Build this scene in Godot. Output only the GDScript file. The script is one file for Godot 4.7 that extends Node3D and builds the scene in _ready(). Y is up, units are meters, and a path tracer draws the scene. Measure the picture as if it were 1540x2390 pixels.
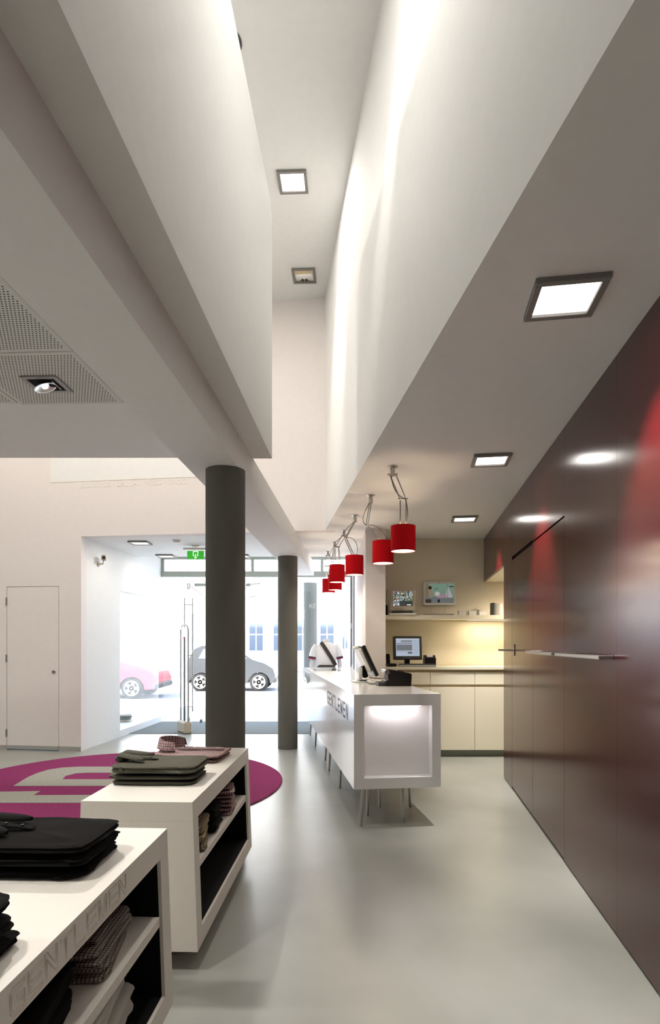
extends Node3D
# Layout note: positions are (x, height, distance in front of the entrance viewpoint); v() turns distance into -z.

const CEIL := 2.776
const HIGH := 5.62
var M := {}
var taken := {}
var rng := RandomNumberGenerator.new()


func _ready() -> void:
	rng.seed = 7
	# ---------------------------------------------------------------- camera, sky, exposure
	var cam := Camera3D.new()
	cam.name = "camera"
	cam.near = 0.05
	cam.far = 200.0
	cam.projection = Camera3D.PROJECTION_FRUSTUM
	cam.size = 0.05 * 2390.0 / 1370.0
	cam.frustum_offset = Vector2(0, 0.05 * 306.0 / 1370.0)
	cam.position = Vector3(0, 1.4, 0)
	cam.current = true
	add_child(cam)
	var env := Environment.new()
	env.background_mode = Environment.BG_SKY
	var sky_m := ProceduralSkyMaterial.new()
	sky_m.sky_top_color = Color(0.74, 0.85, 1.0)
	sky_m.sky_horizon_color = Color(0.88, 0.93, 1.0)
	sky_m.ground_bottom_color = Color(0.75, 0.76, 0.78)
	sky_m.ground_horizon_color = Color(0.85, 0.88, 0.92)
	var sky := Sky.new()
	sky.sky_material = sky_m
	env.sky = sky
	env.background_energy_multiplier = 5.0
	env.tonemap_mode = Environment.TONE_MAPPER_LINEAR
	env.tonemap_exposure = 1.06
	env.sdfgi_enabled = true
	env.ssao_enabled = true
	env.ssil_enabled = true
	var we := WorldEnvironment.new()
	we.name = "world_environment"
	we.environment = env
	add_child(we)

	# late morning sun behind the shop roof: lights the street and the houses opposite
	var sun := DirectionalLight3D.new()
	sun.name = "sun"
	sun.light_color = Color(1.0, 0.97, 0.93)
	sun.light_energy = 13.0
	sun.light_angular_distance = 0.6
	sun.shadow_enabled = true
	sun.sky_mode = DirectionalLight3D.SKY_MODE_LIGHT_ONLY
	add_child(sun)
	sun.rotation_degrees = Vector3(-48, -58, 0)

	materials()
	shell()
	right_wall()
	entrance()
	ceiling_fittings()
	kitchen()
	service_counter()
	pendants()
	display_tables()
	garments()
	rug()
	street()


# ==================================================================== geometry helpers
func v(x: float, y: float, d: float) -> Vector3:
	return Vector3(x, y, -d)


func beam_left(d: float) -> float: return -1.12 + 0.048 * d
func beam_right(d: float) -> float: return -0.805 + 0.053 * d
func bal_right(d: float) -> float: return -0.643 + 0.0484 * d
func void_x(d: float) -> float: return 0.803 - 0.1206 * d
func wall_x(d: float) -> float: return 0.9926 + 0.1335 * d
func pink_d(x: float) -> float: return 7.15 - 0.1314 * x


func mb() -> SurfaceTool:
	var st := SurfaceTool.new()
	st.begin(Mesh.PRIMITIVE_TRIANGLES)
	return st


func uv_of(p: Vector3, n: Vector3) -> Vector2:
	if absf(n.y) > 0.7:
		return Vector2(p.x, p.z)
	if absf(n.x) > absf(n.z):
		return Vector2(p.z, p.y)
	return Vector2(p.x, p.y)


func tri(st: SurfaceTool, a: Vector3, b: Vector3, c: Vector3, na: Vector3, nb: Vector3, nc: Vector3) -> void:
	var cr := (b - a).cross(c - a)
	if cr.length_squared() < 1e-16:
		return
	var pts := [a, b, c]
	var ns := [na, nb, nc]
	var order := [0, 1, 2]
	if cr.dot(na + nb + nc) > 0.0:
		order = [0, 2, 1]
	for k in order:
		st.set_normal(ns[k])
		st.set_uv(uv_of(pts[k], ns[k]))
		st.add_vertex(pts[k])


func quad(st: SurfaceTool, a: Vector3, b: Vector3, c: Vector3, d: Vector3, n: Vector3) -> void:
	tri(st, a, b, c, n, n, n)
	tri(st, a, c, d, n, n, n)


func extrude(st: SurfaceTool, poly: PackedVector2Array, xf: Transform3D, depth: float) -> void:
	# poly in the xy plane of xf, extruded along its z
	var area := 0.0
	for i in poly.size():
		var p := poly[i]
		var q := poly[(i + 1) % poly.size()]
		area += p.x * q.y - q.x * p.y
	var idx := Geometry2D.triangulate_polygon(poly)
	var nz := xf.basis.z.normalized()
	for i in range(0, idx.size(), 3):
		var a := poly[idx[i]]
		var b := poly[idx[i + 1]]
		var c := poly[idx[i + 2]]
		tri(st, xf * Vector3(a.x, a.y, 0), xf * Vector3(b.x, b.y, 0), xf * Vector3(c.x, c.y, 0), -nz, -nz, -nz)
		tri(st, xf * Vector3(a.x, a.y, depth), xf * Vector3(b.x, b.y, depth), xf * Vector3(c.x, c.y, depth), nz, nz, nz)
	for i in poly.size():
		var p := poly[i]
		var q := poly[(i + 1) % poly.size()]
		var e := q - p
		if e.length() < 1e-6:
			continue
		var n2 := Vector2(e.y, -e.x).normalized() * signf(area)
		var n := (xf.basis * Vector3(n2.x, n2.y, 0)).normalized()
		quad(st, xf * Vector3(p.x, p.y, 0), xf * Vector3(q.x, q.y, 0), xf * Vector3(q.x, q.y, depth), xf * Vector3(p.x, p.y, depth), n)


func prism(st: SurfaceTool, plan: Array, y0: float, y1: float) -> void:
	# plan: [x, distance] pairs
	var poly := PackedVector2Array()
	for p in plan:
		poly.append(Vector2(p[0], p[1]))
	extrude(st, poly, Transform3D(Basis(Vector3(1, 0, 0), Vector3(0, 0, -1), Vector3(0, 1, 0)), Vector3(0, y0, 0)), y1 - y0)


func cbox(st: SurfaceTool, size: Vector3, at: Vector3, bevel := 0.0, basis := Basis()) -> void:
	var h := size / 2.0
	var b := minf(bevel, minf(h.x, minf(h.y, h.z)) * 0.95)
	var xf := Transform3D(basis, at)
	var c := func(sx: float, sy: float, sz: float, ax: int) -> Vector3:
		var p := Vector3(sx * (h.x - (0.0 if ax == 0 else b)), sy * (h.y - (0.0 if ax == 1 else b)), sz * (h.z - (0.0 if ax == 2 else b)))
		return xf * p
	for s in [-1.0, 1.0]:
		quad(st, c.call(s, -1.0, -1.0, 0), c.call(s, 1.0, -1.0, 0), c.call(s, 1.0, 1.0, 0), c.call(s, -1.0, 1.0, 0), basis * Vector3(s, 0, 0))
		quad(st, c.call(-1.0, s, -1.0, 1), c.call(1.0, s, -1.0, 1), c.call(1.0, s, 1.0, 1), c.call(-1.0, s, 1.0, 1), basis * Vector3(0, s, 0))
		quad(st, c.call(-1.0, -1.0, s, 2), c.call(1.0, -1.0, s, 2), c.call(1.0, 1.0, s, 2), c.call(-1.0, 1.0, s, 2), basis * Vector3(0, 0, s))
	if b <= 0.0:
		return
	for s in [-1.0, 1.0]:
		for t in [-1.0, 1.0]:
			quad(st, c.call(s, t, -1.0, 0), c.call(s, t, 1.0, 0), c.call(s, t, 1.0, 1), c.call(s, t, -1.0, 1), basis * Vector3(s, t, 0).normalized())
			quad(st, c.call(s, -1.0, t, 0), c.call(s, 1.0, t, 0), c.call(s, 1.0, t, 2), c.call(s, -1.0, t, 2), basis * Vector3(s, 0, t).normalized())
			quad(st, c.call(-1.0, s, t, 1), c.call(1.0, s, t, 1), c.call(1.0, s, t, 2), c.call(-1.0, s, t, 2), basis * Vector3(0, s, t).normalized())
			for u in [-1.0, 1.0]:
				var n := basis * Vector3(s, t, u).normalized()
				tri(st, c.call(s, t, u, 0), c.call(s, t, u, 1), c.call(s, t, u, 2), n, n, n)


func grid(st: SurfaceTool, P: Array, wrap: bool, outward: Callable) -> void:
	# P: rows of points; smooth normals; outward(p) gives a rough outward direction
	var R := P.size()
	var C: int = P[0].size()
	var N := []
	for i in R:
		var row := []
		for j in C:
			row.append(Vector3.ZERO)
		N.append(row)
	var cols := C if wrap else C - 1
	for i in R - 1:
		for j in cols:
			var k := (j + 1) % C
			var a: Vector3 = P[i][j]
			var b: Vector3 = P[i][k]
			var c: Vector3 = P[i + 1][k]
			var d: Vector3 = P[i + 1][j]
			var n := (c - a).cross(d - b)
			var o: Vector3 = outward.call((a + b + c + d) / 4.0)
			if n.dot(o) < 0.0:
				n = -n
			for q in [[i, j], [i, k], [i + 1, k], [i + 1, j]]:
				N[q[0]][q[1]] += n
	for i in R:
		for j in C:
			N[i][j] = N[i][j].normalized() if N[i][j].length() > 1e-12 else Vector3.UP
	for i in R - 1:
		for j in cols:
			var k := (j + 1) % C
			tri(st, P[i][j], P[i][k], P[i + 1][k], N[i][j], N[i][k], N[i + 1][k])
			tri(st, P[i][j], P[i + 1][k], P[i + 1][j], N[i][j], N[i + 1][k], N[i + 1][j])


func tube(st: SurfaceTool, path: Array, r: float, seg := 10, closed_ends := true) -> void:
	var P := []
	var cs := []
	var up := Vector3(0.13, 0.97, 0.21)
	for i in path.size():
		var t: Vector3 = (path[mini(i + 1, path.size() - 1)] - path[maxi(i - 1, 0)]).normalized()
		var a := t.cross(up)
		if a.length() < 0.1:
			a = t.cross(Vector3.RIGHT)
		a = a.normalized()
		var b := t.cross(a).normalized()
		var row := []
		for j in seg:
			var g := TAU * j / seg
			row.append(path[i] + (a * cos(g) + b * sin(g)) * r)
		P.append(row)
		cs.append(path[i])
	var centers := cs
	grid(st, P, true, func(p: Vector3) -> Vector3:
		var best := 1e9
		var o := Vector3.UP
		for i in centers.size() - 1:
			var q := Geometry3D.get_closest_point_to_segment(p, centers[i], centers[i + 1])
			if p.distance_squared_to(q) < best:
				best = p.distance_squared_to(q)
				o = p - q
		return o)
	if closed_ends:
		for e in [0, path.size() - 1]:
			var other: Vector3 = path[1] if e == 0 else path[path.size() - 2]
			var n: Vector3 = (path[e] - other).normalized()
			for j in seg:
				tri(st, path[e], P[e][j], P[e][(j + 1) % seg], n, n, n)


func bezier(a: Vector3, b: Vector3, c: Vector3, d: Vector3, n := 12) -> Array:
	var out := []
	for i in n + 1:
		out.append(a.bezier_interpolate(b, c, d, float(i) / n))
	return out


func lathe(st: SurfaceTool, profile: Array, at: Vector3, seg := 32, basis := Basis()) -> void:
	# profile: [radius, y] pairs; each straight run is shaded flat along its length, round across it
	for i in profile.size() - 1:
		var p = profile[i]
		var q = profile[i + 1]
		var n2 := Vector2(q[1] - p[1], p[0] - q[0]).normalized()
		for j in seg:
			var g := TAU * j / seg
			var h := TAU * (j + 1) / seg
			var da := Vector3(cos(g), 0, sin(g))
			var db := Vector3(cos(h), 0, sin(h))
			var na := basis * (da * n2.x + Vector3(0, n2.y, 0))
			var nb := basis * (db * n2.x + Vector3(0, n2.y, 0))
			var a: Vector3 = at + basis * (da * p[0] + Vector3(0, p[1], 0))
			var b: Vector3 = at + basis * (db * p[0] + Vector3(0, p[1], 0))
			var c: Vector3 = at + basis * (db * q[0] + Vector3(0, q[1], 0))
			var d: Vector3 = at + basis * (da * q[0] + Vector3(0, q[1], 0))
			tri(st, a, b, c, na, nb, nb)
			tri(st, a, c, d, na, nb, na)


func spow(x: float, e: float) -> float:
	return signf(x) * pow(absf(x), e)


func soft_slab(st: SurfaceTool, size: Vector3, at: Vector3, turn := 0.0, seed_n := 1, wob := 0.006, e_plan := 0.24, e_side := 0.42) -> void:
	# a folded piece of cloth: boxy in plan, rounded at the folds, gently uneven
	var nz := FastNoiseLite.new()
	nz.seed = seed_n
	nz.frequency = 4.5
	var basis := Basis(Vector3.UP, turn)
	var P := []
	var rows := 20
	var seg := 64
	for i in rows + 1:
		var f := -PI / 2 + PI * i / rows
		var row := []
		for j in seg:
			var g := TAU * j / seg
			var r := spow(cos(f), e_side)
			var x := size.x / 2 * r * spow(cos(g), e_plan)
			var z := size.z / 2 * r * spow(sin(g), e_plan)
			var y := size.y / 2 * spow(sin(f), e_side)
			var w := nz.get_noise_3d(x * 2.0, y * 3.0 + 5.0, z * 2.0)
			# the fold shows as a soft crease round the side; corners sag a little
			var crease := minf(0.010, size.y * 0.22) * exp(-pow(y / (size.y * 0.13), 2.0)) * minf(1.0, wob * 400.0)
			x -= crease * cos(g)
			z -= crease * sin(g)
			if y > 0.0:
				y -= wob * (0.8 + 0.8 * w) * y / (size.y / 2)
				var cx := pow(absf(x) / (size.x / 2), 5.0) * pow(absf(z) / (size.z / 2), 5.0)
				y *= 1.0 - 0.35 * cx * minf(1.0, wob * 300.0)
			x += 1.3 * wob * nz.get_noise_2d(z * 1.6, y * 3.5)
			z += 1.3 * wob * nz.get_noise_2d(x * 1.6 + 9.0, y * 3.5)
			row.append(at + basis * Vector3(x, y + size.y / 2, z))
		P.append(row)
	var mid := at + Vector3(0, size.y / 2, 0)
	var inv := basis.inverse()
	grid(st, P, true, func(p: Vector3) -> Vector3:
		var q := inv * (p - mid)
		return basis * Vector3(q.x / (size.x * size.x), q.y / (size.y * size.y), q.z / (size.z * size.z)))


# ==================================================================== object helpers
func numbered(called: String) -> String:
	var n: int = taken.get(called, 0)
	taken[called] = n + 1
	return called if n == 0 else "%s_%03d" % [called, n]


func obj(called: String, st: SurfaceTool, m: Material, parent: Node = self) -> MeshInstance3D:
	var o := MeshInstance3D.new()
	o.mesh = st.commit()
	o.material_override = m
	o.name = numbered(called) if parent == self else called
	parent.add_child(o, true)
	return o


func tag(o: Node, label: String, category := "", group := "", kind := "") -> Node:
	if label: o.set_meta("label", label)
	if category: o.set_meta("category", category)
	if group: o.set_meta("group", group)
	if kind: o.set_meta("kind", kind)
	return o


func thing(called: String, label: String, category: String, at := Vector3.ZERO, turn := 0.0, group := "", kind := "") -> Node3D:
	var o := Node3D.new()
	o.name = numbered(called)
	add_child(o)
	o.position = at
	o.rotation.y = turn
	tag(o, label, category, group, kind)
	return o


func struct(called: String, st: SurfaceTool, m: Material, label: String, category: String) -> MeshInstance3D:
	var o := obj(called, st, m)
	tag(o, label, category, "", "structure")
	return o


func copy(o: Node3D, at: Vector3, turn: float, label: String) -> Node3D:
	var c: Node3D = o.duplicate()
	c.name = numbered(String(o.name).trim_suffix("_000"))
	add_child(c)
	c.position = at
	c.rotation.y = turn
	c.set_meta("label", label)
	return c


func one(size: Vector3, at: Vector3, bevel := 0.0, basis := Basis()) -> SurfaceTool:
	var st := mb()
	cbox(st, size, at, bevel, basis)
	return st


func omni(called: String, at: Vector3, energy: float, color: Color, size := 0.05) -> void:
	var l := OmniLight3D.new()
	l.name = called
	l.light_energy = energy
	l.light_color = color
	l.light_size = size
	l.omni_range = 20.0
	l.omni_attenuation = 2.0
	l.shadow_enabled = true
	add_child(l, true)
	l.position = at


func spot(called: String, at: Vector3, towards: Vector3, energy: float, color: Color, angle: float, blend := 0.3, size := 0.04) -> void:
	var l := SpotLight3D.new()
	l.name = called
	l.light_energy = energy
	l.light_color = color
	l.light_size = size
	l.spot_range = 20.0
	l.spot_attenuation = 2.0
	l.spot_angle = angle
	l.spot_angle_attenuation = blend
	l.shadow_enabled = true
	add_child(l, true)
	l.position = at
	l.basis = Basis.looking_at(towards, Vector3.UP if absf(towards.normalized().y) < 0.98 else Vector3.FORWARD)


func area(called: String, at: Vector3, towards: Vector3, size: Vector2, energy: float, color: Color, turn := 0.0) -> void:
	var l := AreaLight3D.new()
	l.name = called
	l.light_energy = energy
	l.light_color = color
	l.area_size = size
	l.area_range = 20.0
	l.area_attenuation = 2.0
	l.area_normalize_energy = true
	l.shadow_enabled = true
	add_child(l, true)
	l.position = at
	var up := Vector3.UP if absf(towards.normalized().y) < 0.98 else Vector3.FORWARD.rotated(Vector3.UP, turn)
	l.basis = Basis.looking_at(towards, up)


# ==================================================================== materials
func mat(color: Color, rough := 0.6, metal := 0.0, spec := 0.5) -> StandardMaterial3D:
	var m := StandardMaterial3D.new()
	m.albedo_color = color
	m.roughness = rough
	m.metallic = metal
	m.metallic_specular = spec
	return m


func noise_tex(freq: float, lo: Color, hi: Color, seed_n := 1, size := 512, octaves := 5) -> NoiseTexture2D:
	var n := FastNoiseLite.new()
	n.seed = seed_n
	n.frequency = freq
	n.fractal_octaves = octaves
	var t := NoiseTexture2D.new()
	t.width = size
	t.height = size
	t.seamless = true
	t.noise = n
	var g := Gradient.new()
	g.set_color(0, lo)
	g.set_color(1, hi)
	t.color_ramp = g
	return t


func triplanar(m: StandardMaterial3D, scale: float, world := true) -> StandardMaterial3D:
	m.uv1_triplanar = true
	m.uv1_world_triplanar = world
	m.uv1_scale = Vector3.ONE * scale
	return m


func glow(color: Color, energy: float) -> StandardMaterial3D:
	var m := mat(color, 0.5)
	m.emission_enabled = true
	m.emission = color
	m.emission_energy_multiplier = energy
	return m


func glass(alpha: float, tint := Color(0.92, 0.97, 0.97)) -> StandardMaterial3D:
	var m := mat(Color(tint.r, tint.g, tint.b, alpha), 0.0)
	m.transparency = BaseMaterial3D.TRANSPARENCY_ALPHA
	return m


func cloth(color: Color, bump := 0.05) -> StandardMaterial3D:
	var m := mat(color, 0.95, 0.0, 0.2)
	m.rim_enabled = true
	m.rim = 0.15
	m.rim_tint = 0.7
	triplanar(m, 6.0, false)
	return m


func checked(base: Color, a: Color, b: Color, cell: int, scale: float) -> StandardMaterial3D:
	# woven check: light ground, dark lines one way, coloured lines the other
	var im := Image.create(64, 64, false, Image.FORMAT_RGB8)
	for y in 64:
		for x in 64:
			var c := base
			var lx := (x % cell) < maxi(1, cell / 4)
			var ly := (y % cell) < maxi(1, cell / 4)
			var wide_x := (x % (cell * 2)) < cell / 4
			if lx:
				c = c.lerp(a if wide_x else b, 0.75)
			if ly:
				c = c.lerp(b if (y % (cell * 2)) < cell / 4 else a, 0.75)
			im.set_pixel(x, y, c)
	var m := mat(Color.WHITE, 0.95, 0.0, 0.2)
	m.albedo_texture = ImageTexture.create_from_image(im)
	return triplanar(m, scale, false)


func materials() -> void:
	M.weave = noise_tex(0.25, Color.BLACK, Color.WHITE, 11, 256, 2)
	var plaster := noise_tex(0.03, Color(0.985, 0.985, 0.985), Color.WHITE, 3)
	M.white = mat(Color(0.90, 0.90, 0.89), 0.75, 0.0, 0.35)
	M.white.albedo_texture = plaster
	triplanar(M.white, 0.6)
	M.ceiling = mat(Color(0.90, 0.90, 0.895), 0.75, 0.0, 0.35)
	M.ceiling.albedo_texture = plaster
	triplanar(M.ceiling, 0.6)
	M.pink = mat(Color(0.89, 0.865, 0.85), 0.75, 0.0, 0.35)
	M.pink.albedo_texture = plaster
	triplanar(M.pink, 0.6)
	M.cream_wall = mat(Color(0.88, 0.84, 0.755), 0.7, 0.0, 0.35)
	M.column = mat(Color(0.41, 0.41, 0.38), 0.7, 0.0, 0.4)
	M.column.albedo_texture = noise_tex(0.15, Color(0.9, 0.9, 0.9), Color.WHITE, 9)
	triplanar(M.column, 2.0)
	# poured floor: cloudy grey green, satin sealed
	M.floor = mat(Color(0.625, 0.63, 0.605), 0.33, 0.0, 0.5)
	M.floor.albedo_texture = noise_tex(0.005, Color(0.90, 0.90, 0.89), Color(1, 1, 1), 21, 1024, 4)
	M.floor.roughness_texture = noise_tex(0.008, Color(0.88, 0.88, 0.88), Color(1, 1, 1), 22, 512, 3)
	triplanar(M.floor, 0.23)
	M.mat_grey = mat(Color(0.50, 0.51, 0.50), 0.95, 0.0, 0.2)
	M.mat_grey.albedo_texture = noise_tex(0.3, Color(0.85, 0.85, 0.85), Color.WHITE, 31, 256, 2)
	triplanar(M.mat_grey, 3.0)
	# wine coloured wall cladding, fine vertical brushing under satin lacquer
	M.wine = mat(Color(0.255, 0.030, 0.045), 0.20, 0.0, 0.50)
	var streaks := Image.create(512, 64, false, Image.FORMAT_RGB8)
	var sr := RandomNumberGenerator.new()
	sr.seed = 5
	var s := 0.9
	for x in 512:
		s = clampf(s * 0.5 + 0.5 * sr.randf_range(0.90, 1.0), 0.85, 1.0)
		for y in 64:
			var q := s * (0.985 + 0.015 * sin(y * TAU / 64.0 * 3.0 + x))
			streaks.set_pixel(x, y, Color(q, q, q))
	M.wine.albedo_texture = ImageTexture.create_from_image(streaks)
	M.wine.roughness_texture = M.wine.albedo_texture
	M.wine.anisotropy_enabled = true
	M.wine.anisotropy = 0.2
	M.wine.uv1_scale = Vector3(2.3, 0.4, 1)
	M.black = mat(Color(0.03, 0.03, 0.03), 0.8, 0.0, 0.3)
	M.black_gloss = mat(Color(0.05, 0.05, 0.052), 0.35, 0.0, 0.5)
	M.charcoal = mat(Color(0.20, 0.20, 0.20), 0.5, 0.0, 0.5)
	M.steel = mat(Color(0.72, 0.71, 0.69), 0.28, 1.0)
	M.alu = mat(Color(0.62, 0.63, 0.61), 0.45, 0.6)
	M.frame_grey = mat(Color(0.50, 0.49, 0.48), 0.5, 0.3)
	M.facade_grey = mat(Color(0.66, 0.68, 0.64), 0.5, 0.0, 0.4)
	M.solid_white = mat(Color(0.925, 0.92, 0.91), 0.16, 0.0, 0.5)
	M.frost = mat(Color(0.93, 0.915, 0.90), 0.35, 0.0, 0.4)
	M.table = mat(Color(0.885, 0.865, 0.83), 0.42, 0.0, 0.45)
	M.table.albedo_texture = noise_tex(0.08, Color(0.98, 0.98, 0.975), Color.WHITE, 41, 512, 4)
	triplanar(M.table, 1.5)
	M.letter_grey = mat(Color(0.34, 0.35, 0.37), 0.6)
	M.groove = mat(Color(0.78, 0.74, 0.69), 0.8)
	M.laminate = mat(Color(0.91, 0.88, 0.80), 0.4, 0.0, 0.45)
	M.worktop = mat(Color(0.86, 0.84, 0.76), 0.35, 0.0, 0.45)
	M.recess = mat(Color(0.82, 0.75, 0.60), 0.6)
	M.plinth = mat(Color(0.54, 0.56, 0.51), 0.5)
	M.base_grey = mat(Color(0.62, 0.62, 0.60), 0.6)
	M.red = mat(Color(0.80, 0.075, 0.11), 0.9, 0.0, 0.2)
	triplanar(M.red, 8.0, false)
	M.red.backlight_enabled = true
	M.red.backlight = Color(0.25, 0.02, 0.02)
	M.lampwhite = mat(Color(0.93, 0.91, 0.88), 0.8)
	M.glow_lamp = glow(Color(1.0, 0.96, 0.88), 2.5)
	M.glow_panel = glow(Color(1.0, 0.98, 0.95), 2.6)
	M.glow_soft = glow(Color(1.0, 0.98, 0.95), 1.1)
	M.glow_led = glow(Color(1.0, 0.965, 0.99), 2.0)
	M.reflector = mat(Color(0.93, 0.93, 0.92), 0.22, 0.7)
	M.cable = mat(Color(0.32, 0.29, 0.27), 0.6)
	M.glass = glass(0.06)
	M.side_glass = glass(0.06)
	M.side_glass.metallic_specular = 0.22
	M.glass_green = glass(0.10, Color(0.8, 0.92, 0.88))
	M.acrylic = glass(0.12, Color(0.9, 0.95, 1.0))
	M.green_sign = glow(Color(0.20, 0.66, 0.17), 0.62)
	M.sign_white = glow(Color(0.98, 1.0, 0.98), 0.95)
	M.plastic_white = mat(Color(0.88, 0.87, 0.84), 0.4)
	M.plastic_beige = mat(Color(0.72, 0.68, 0.60), 0.45)
	M.paper = mat(Color(0.90, 0.88, 0.85), 0.8)
	# wool rug
	M.rug = mat(Color(0.575, 0.245, 0.42), 1.0, 0.0, 0.1)
	M.rug.albedo_texture = noise_tex(0.05, Color(0.82, 0.82, 0.82), Color.WHITE, 51, 512, 5)
	triplanar(M.rug, 1.6)
	M.rug_grey = mat(Color(0.68, 0.675, 0.635), 1.0, 0.0, 0.1)
	M.rug_grey.albedo_texture = M.rug.albedo_texture
	triplanar(M.rug_grey, 1.6)
	# cloth
	M.black_cloth = cloth(Color(0.085, 0.08, 0.075), 0.04)
	M.olive_cloth = cloth(Color(0.34, 0.335, 0.295), 0.05)
	M.grey_knit = cloth(Color(0.80, 0.80, 0.77), 0.12)
	M.check_red = checked(Color(0.76, 0.67, 0.66), Color(0.32, 0.10, 0.12), Color(0.26, 0.22, 0.22), 8, 9.0)
	M.check_grey = checked(Color(0.74, 0.70, 0.66), Color(0.10, 0.08, 0.08), Color(0.22, 0.19, 0.18), 8, 11.0)
	M.check_tan = checked(Color(0.72, 0.66, 0.54), Color(0.12, 0.10, 0.09), Color(0.30, 0.26, 0.22), 8, 10.0)
	M.skin_form = mat(Color(0.83, 0.82, 0.82), 0.6)
	M.tee = cloth(Color(0.90, 0.90, 0.91), 0.04)
	M.strap = cloth(Color(0.27, 0.26, 0.24), 0.04)
	M.cuff = mat(Color(0.62, 0.08, 0.34), 0.9)
	M.dress = cloth(Color(0.62, 0.68, 0.74), 0.05)


# ==================================================================== room shell
func shell() -> void:
	var st := mb()
	prism(st, [[-7.0, -4.0], [3.4, -4.0], [3.4, 8.2], [0.668, 8.2], [0.668, 10.56], [-7.0, 10.56]], -0.2, 0.0)
	struct("floor", st, M.floor, "pale grey green poured floor with a satin sheen", "floor")

	# ceilings
	st = mb()
	prism(st, [[void_x(-4.0) + 0.02, -4.0], [3.4, -4.0], [3.4, 8.2], [0.668, 8.2], [0.668, 9.35], [-3.4, 9.35], [-3.4, pink_d(-3.4) + 0.02], [-0.03, pink_d(-0.03) + 0.02], [void_x(7.18) + 0.02, 7.18]], CEIL, CEIL + 0.14)
	struct("ceiling", st, M.ceiling, "flat white ceiling over the counter, kitchen corner and entrance", "ceiling")
	st = mb()
	prism(st, [[-7.0, 9.35], [0.668, 9.35], [0.668, 10.56], [-7.0, 10.56]], 2.98, 3.1)
	struct("ceiling", st, M.ceiling, "raised white ceiling strip along the shop front glazing", "ceiling")
	st = mb()
	prism(st, [[-7.0, -4.0], [1.6, -4.0], [1.6, 7.4], [-7.0, 8.2]], HIGH, HIGH + 0.15)
	struct("ceiling", st, M.white, "high white ceiling over the double height void", "ceiling")
	# mezzanine slab with perforated tiles let into its underside
	st = mb()
	prism(st, [[-7.0, -4.0], [beam_right(-4.0), -4.0], [beam_right(4.36), 4.36], [-7.0, 4.36]], CEIL, CEIL + 0.18)
	var slab := struct("ceiling", st, M.ceiling, "white underside of the upper floor on the left, with perforated tiles", "ceiling")
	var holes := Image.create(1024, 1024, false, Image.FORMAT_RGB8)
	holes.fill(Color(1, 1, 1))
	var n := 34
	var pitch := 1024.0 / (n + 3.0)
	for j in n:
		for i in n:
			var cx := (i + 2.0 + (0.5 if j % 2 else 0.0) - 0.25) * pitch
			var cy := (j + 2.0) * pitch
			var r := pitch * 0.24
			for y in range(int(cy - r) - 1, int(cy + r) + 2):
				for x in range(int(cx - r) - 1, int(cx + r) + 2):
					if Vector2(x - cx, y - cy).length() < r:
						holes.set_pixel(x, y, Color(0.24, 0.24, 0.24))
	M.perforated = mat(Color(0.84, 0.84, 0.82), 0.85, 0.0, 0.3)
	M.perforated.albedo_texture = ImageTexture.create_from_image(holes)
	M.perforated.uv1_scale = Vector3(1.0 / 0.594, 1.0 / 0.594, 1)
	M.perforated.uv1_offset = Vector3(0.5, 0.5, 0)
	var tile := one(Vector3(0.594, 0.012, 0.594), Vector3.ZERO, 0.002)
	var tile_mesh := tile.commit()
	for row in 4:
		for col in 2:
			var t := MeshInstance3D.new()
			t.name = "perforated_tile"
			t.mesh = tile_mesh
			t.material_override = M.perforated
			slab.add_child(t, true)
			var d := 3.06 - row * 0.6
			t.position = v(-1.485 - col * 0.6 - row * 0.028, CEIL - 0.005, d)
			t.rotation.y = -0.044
	# beam with columns
	st = mb()
	prism(st, [[beam_left(-4.0), -4.0], [beam_right(-4.0), -4.0], [beam_right(7.2), 7.2], [beam_right(10.0), 10.0], [beam_left(10.0), 10.0]], 2.55, CEIL)
	struct("trim_1", st, M.ceiling, "long white downstand beam resting on the dark columns", "beam")
	for c in [[-0.698, 3.92, "near dark grey round column behind the far display table"], [-0.563, 7.83, "second dark grey round column at the entrance, beside the white counter"]]:
		st = mb()
		lathe(st, [[0.0, 0.0], [0.131, 0.0], [0.131, 2.55], [0.0, 2.55]], v(c[0], 0, c[1]), 48)
		struct("column", st, M.column, c[2], "column")
	st = mb()
	lathe(st, [[0.0, -0.15], [0.133, -0.15], [0.133, 2.60], [0.0, 2.60]], v(-0.39, 0, 11.74), 48)
	struct("column", st, M.column, "third round column standing outside the shop window", "column")
	# balustrade of the upper floor
	st = mb()
	var bal := PackedVector2Array([Vector2(4.0, CEIL), Vector2(-4.374, CEIL), Vector2(-4.374, 4.60), Vector2(-4.30, 4.645), Vector2(-4.15, 4.655), Vector2(4.0, 4.655)])
	# side face follows the slightly skewed line of the beam
	prism(st, [[beam_right(-4.0), -4.0], [bal_right(-4.0), -4.0], [bal_right(4.374), 4.374], [beam_right(4.374), 4.374]], CEIL - 0.001, 4.60)
	prism(st, [[beam_right(-4.0), -4.0], [bal_right(-4.0), -4.0], [bal_right(4.30), 4.30], [beam_right(4.30), 4.30]], 4.60, 4.64)
	struct("wall_balustrade", st, M.white, "tall plain white balustrade wall of the upper floor, left of the void", "wall")
	st = mb()
	prism(st, [[beam_right(-4.0) - 0.01, -4.0], [bal_right(-4.0) - 0.012, -4.0], [bal_right(4.28) - 0.012, 4.28], [beam_right(4.28) - 0.01, 4.28]], 4.64, 4.685)
	struct("trim_2", st, M.base_grey, "thin grey coping along the top of the balustrade", "trim")
	# wall on the right of the void
	st = mb()
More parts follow.
